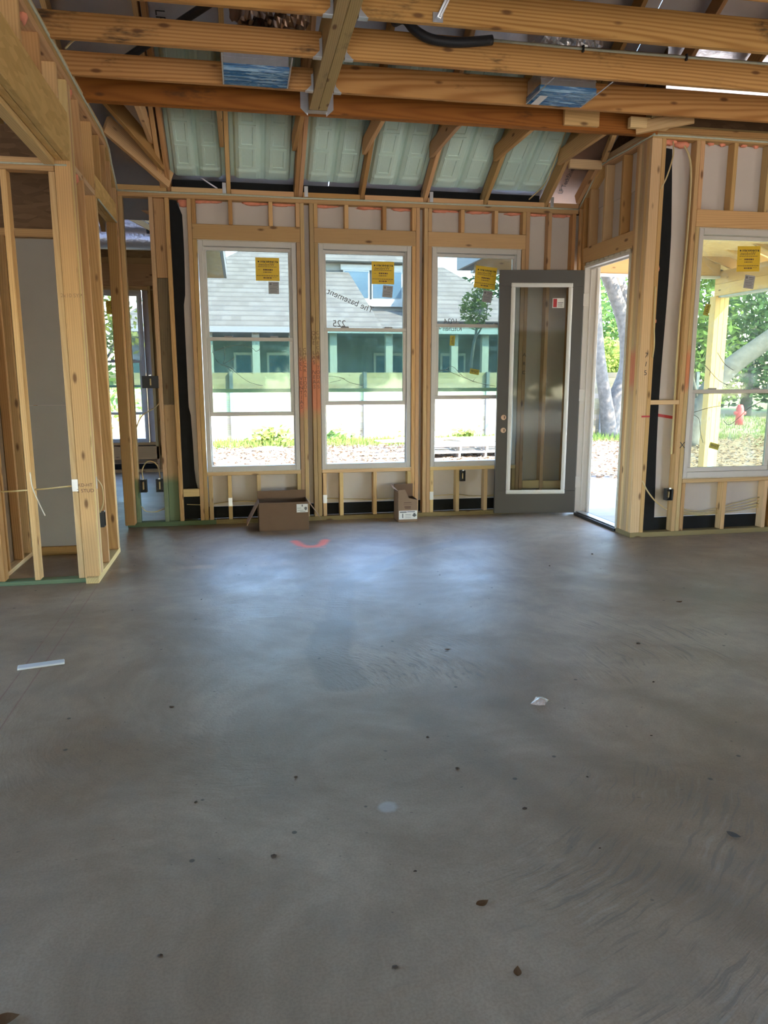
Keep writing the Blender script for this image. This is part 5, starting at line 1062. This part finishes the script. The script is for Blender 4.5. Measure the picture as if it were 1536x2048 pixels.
# ------------------------------------------------------------------ trees
def tree(name, label, trunks, blobs, n, leaf, mat, bark, seed, branches=()):
    e = empty(name, trunks[0][0][0], label=label, cat='tree'); rr = random.Random(seed)
    for pts, rad in trunks: tube(e, 'trunk', pts, rad, bark, 10, True, 4)
    for pts, rad in branches: tube(e, 'branch', pts, rad, bark, 6, True, 3)
    if blobs:
        V = []; F = []; tot = sum(b_[3]*b_[4]*b_[5] for b_ in blobs); o = Vector(trunks[0][0][0])
        for (x, y, z, a, b_, c) in blobs:
            for i in range(int(n*a*b_*c/tot)):
                d = Vector((rr.gauss(0, 1), rr.gauss(0, 1), rr.gauss(0, 1))).normalized()*rr.random()**.45
                p = Vector((x+d.x*a, y+d.y*b_, z+d.z*c))-o; s = leaf*rr.uniform(.6, 1.3)
                t = Vector((rr.gauss(0, 1), rr.gauss(0, 1), rr.gauss(0, .6))).normalized(); u_ = t.orthogonal().normalized(); u_ = Matrix.Rotation(rr.uniform(0, 6.28), 3, t) @ u_
                k = len(V); V += [p-t*s, p-u_*s*.45, p+t*s, p+u_*s*.45]; F.append((k, k+1, k+2, k+3))
        mesh('foliage', V, F, mat, e, Matrix.Translation(o))
    return e
tree('oak_tree', 'twin-trunked oak standing in front of the fence outside the door',
     [([(9.9, 18.9, -.25), (9.85, 18.9, .6), (10.2, 18.95, 1.6), (10.1, 18.9, 2.6), (9.8, 18.9, 3.4), (9.35, 18.8, 4.2), (8.6, 18.7, 5.6)], [.26, .22, .20, .19, .18, .17, .12]),
      ([(9.75, 18.8, -.2), (9.55, 18.75, .8), (9.35, 18.7, 1.6), (9.2, 18.7, 2.6), (9.0, 18.6, 4.2)], [.24, .17, .15, .13, .1]),
      ([(10.3, 18.85, 1.7), (10.45, 19.0, 2.5), (10.0, 19.1, 3.6), (9.6, 19.1, 4.4), (9.0, 19, 5.5)], [.16, .20, .22, .20, .15])],
     [(9.5, 19.5, 6.2, 2.2, 2, 1.2), (7.2, 18.6, 6.0, 1.5, 1.5, .9)], 5000, .07, 'leaf_green', 'trunk_bark', 11,
     [([(9.4, 18.8, 4.0), (8.3, 18.6, 4.6), (7.0, 18.4, 4.9)], [.08, .05, .02]), ([(9.9, 18.9, 3.2), (10.6, 18.9, 3.9), (11.4, 18.9, 4.4)], [.09, .06, .03])])
tree('bush', 'sunny green bush rising behind the fence outside the door', [([(11.3, 22, -.2), (11.3, 22, 1.4)], [.1, .05])], [(11.2, 22, 1.4, 1.4, 1.2, 1.2), (12.8, 22.4, 1.2, 1.2, 1, 1.2)], 9000, .09, 'leaf_yellow', 'bark_dark', 12)
tree('sapling', 'thin leafy tree in front of the neighbour roof, right window', [([(6.6, 21.5, -.2), (6.65, 21.5, 1.8), (6.9, 21.4, 3.4)], [.06, .05, .02])], [(6.75, 21.5, 3.35, .48, .5, .58), (7.0, 21.4, 3.9, .3, .3, .4)], 750, .075, 'leaf_green', 'bark_dark', 13,
     [([(6.7, 21.5, 2.4), (7.0, 21.4, 3.0), (7.1, 21.4, 3.6)], [.03, .02, .01])])
tree('leaning_tree', 'leaning dark trunk with hanging foliage outside the porch window', [([(10.4, 16.2, -.2), (10.6, 16.2, .7), (11.2, 16.1, 1.55), (12.2, 16, 2.3), (13.8, 15.8, 3.5)], [.24, .22, .22, .20, .16])],
     [(13.5, 17, 4.6, 2.6, 2, 1.2), (11.2, 17.5, 4.3, 1.5, 1.3, .8)], 7000, .08, 'leaf_green', 'bark_dark', 14, [([(10.6, 16.2, .8), (10.2, 16, 1.6), (9.9, 15.9, 2.2)], [.06, .04, .02])])
for k, (x, y, z, a, c, m_) in enumerate([(15.5, 27, 3.2, 3.4, 3.2, 'leaf_green'), (20.5, 28, 3.6, 3.6, 3.6, 'leaf_dark'), (13.2, 34, 4.2, 3.4, 3.8, 'leaf_dark'), (25.5, 30, 4, 4, 4, 'leaf_green'), (18, 38, 5.5, 5, 4.6, 'leaf_dark')]):
    tree('yard_tree', ['near green tree beyond the fence end, outside the porch window', 'dark tree right of the fence end, mid distance', 'tall dark tree behind the neighbour house at right', 'green tree at the far right of the yard', 'farthest tree closing the view at the right'][k], [([(x, y, -.2), (x+.1, y, z)], [.25, .12])],
         [(x, y, z, a, a*.8, c), (x+a*.5, y-.4, z*.6, a*.6, a*.5, c*.6), (x-a*.5, y, z*.62, a*.6, a*.5, c*.6)], 7000, .15, m_, 'bark_dark', 20+k)
for k in range(9):  # unseen tree row added to block blue low sky through the rear opening
    x = -22+k*6.2; tree('sky_block_tree', ['first', 'second', 'third', 'fourth', 'fifth', 'sixth', 'seventh', 'eighth', 'ninth'][k]+' added tree of the unseen row that blocks low sky behind the house, counted from the left', [([(x, -25, -.2), (x+.1, -25, 4.5)], [.3, .15])],
         [(x, -25, 4.6, 3.9, 2.0, 3.6), (x+3, -25.5, 2.6, 2.4, 1.6, 2.6)], 3000, .42, 'leaf_green', 'bark_dark', 60+k)
for k, (x, y, z, a) in enumerate([(-3.4, 16.5, 2.4, 1.5), (-5.5, 20, 3.0, 2.2), (-2.2, 33, 5.0, 2.0)]):
    tree('side_tree', ['bare-branched pale tree outside the small far window', 'green tree farther behind the small far window', 'tree behind the neighbour roof at left'][k], [([(x, y, -.2), (x+.2, y, z*.6), (x, y, z)], [.14, .1, .05])], [(x, y, z, a, a, a*.8), (x, y, z*.4, a, a*.8, a*.5)], 2600, .09, 'leaf_green' if k else 'leaf_yellow', 'bark_dark', 40+k,
         [([(x, y, z*.4), (x+.8, y, z*.8), (x+1.1, y, z*1.2)], [.05, .03, .01]), ([(x, y, z*.5), (x-.7, y, z), (x-1.2, y, z*1.3)], [.05, .03, .01])])
tree('overhead_branch', 'leafy oak twigs against the sky above the neighbour roof', [([(9.0, 20.2, 6.6), (7.6, 20.1, 5.6), (6.5, 20, 5.0), (5.7, 20, 4.9)], [.05, .035, .02, .01])], [(6.9, 20.1, 4.7, .7, .4, .35), (7.9, 20, 4.2, .6, .4, .3), (8.3, 20, 3.7, .4, .3, .3), (5.5, 20, 5.1, .35, .3, .3)], 420, .055, 'leaf_dark', 'bark_dark', 50)
e = empty('hydrant', (16.5, 22.8, -.2), label='red hydrant on the lawn beyond the fence end', cat='hydrant')
tube(e, 'hydrant_barrel', [(16.5, 22.8, -.2), (16.5, 22.8, .35), (16.5, 22.8, .48)], [.13, .12, .06], 'hydrant_red', 12, True, 2); tube(e, 'hydrant_outlet', [(16.30, 22.8, .2), (16.7, 22.8, .2)], .06, 'hydrant_red', 10)
bpy.context.view_layer.update()
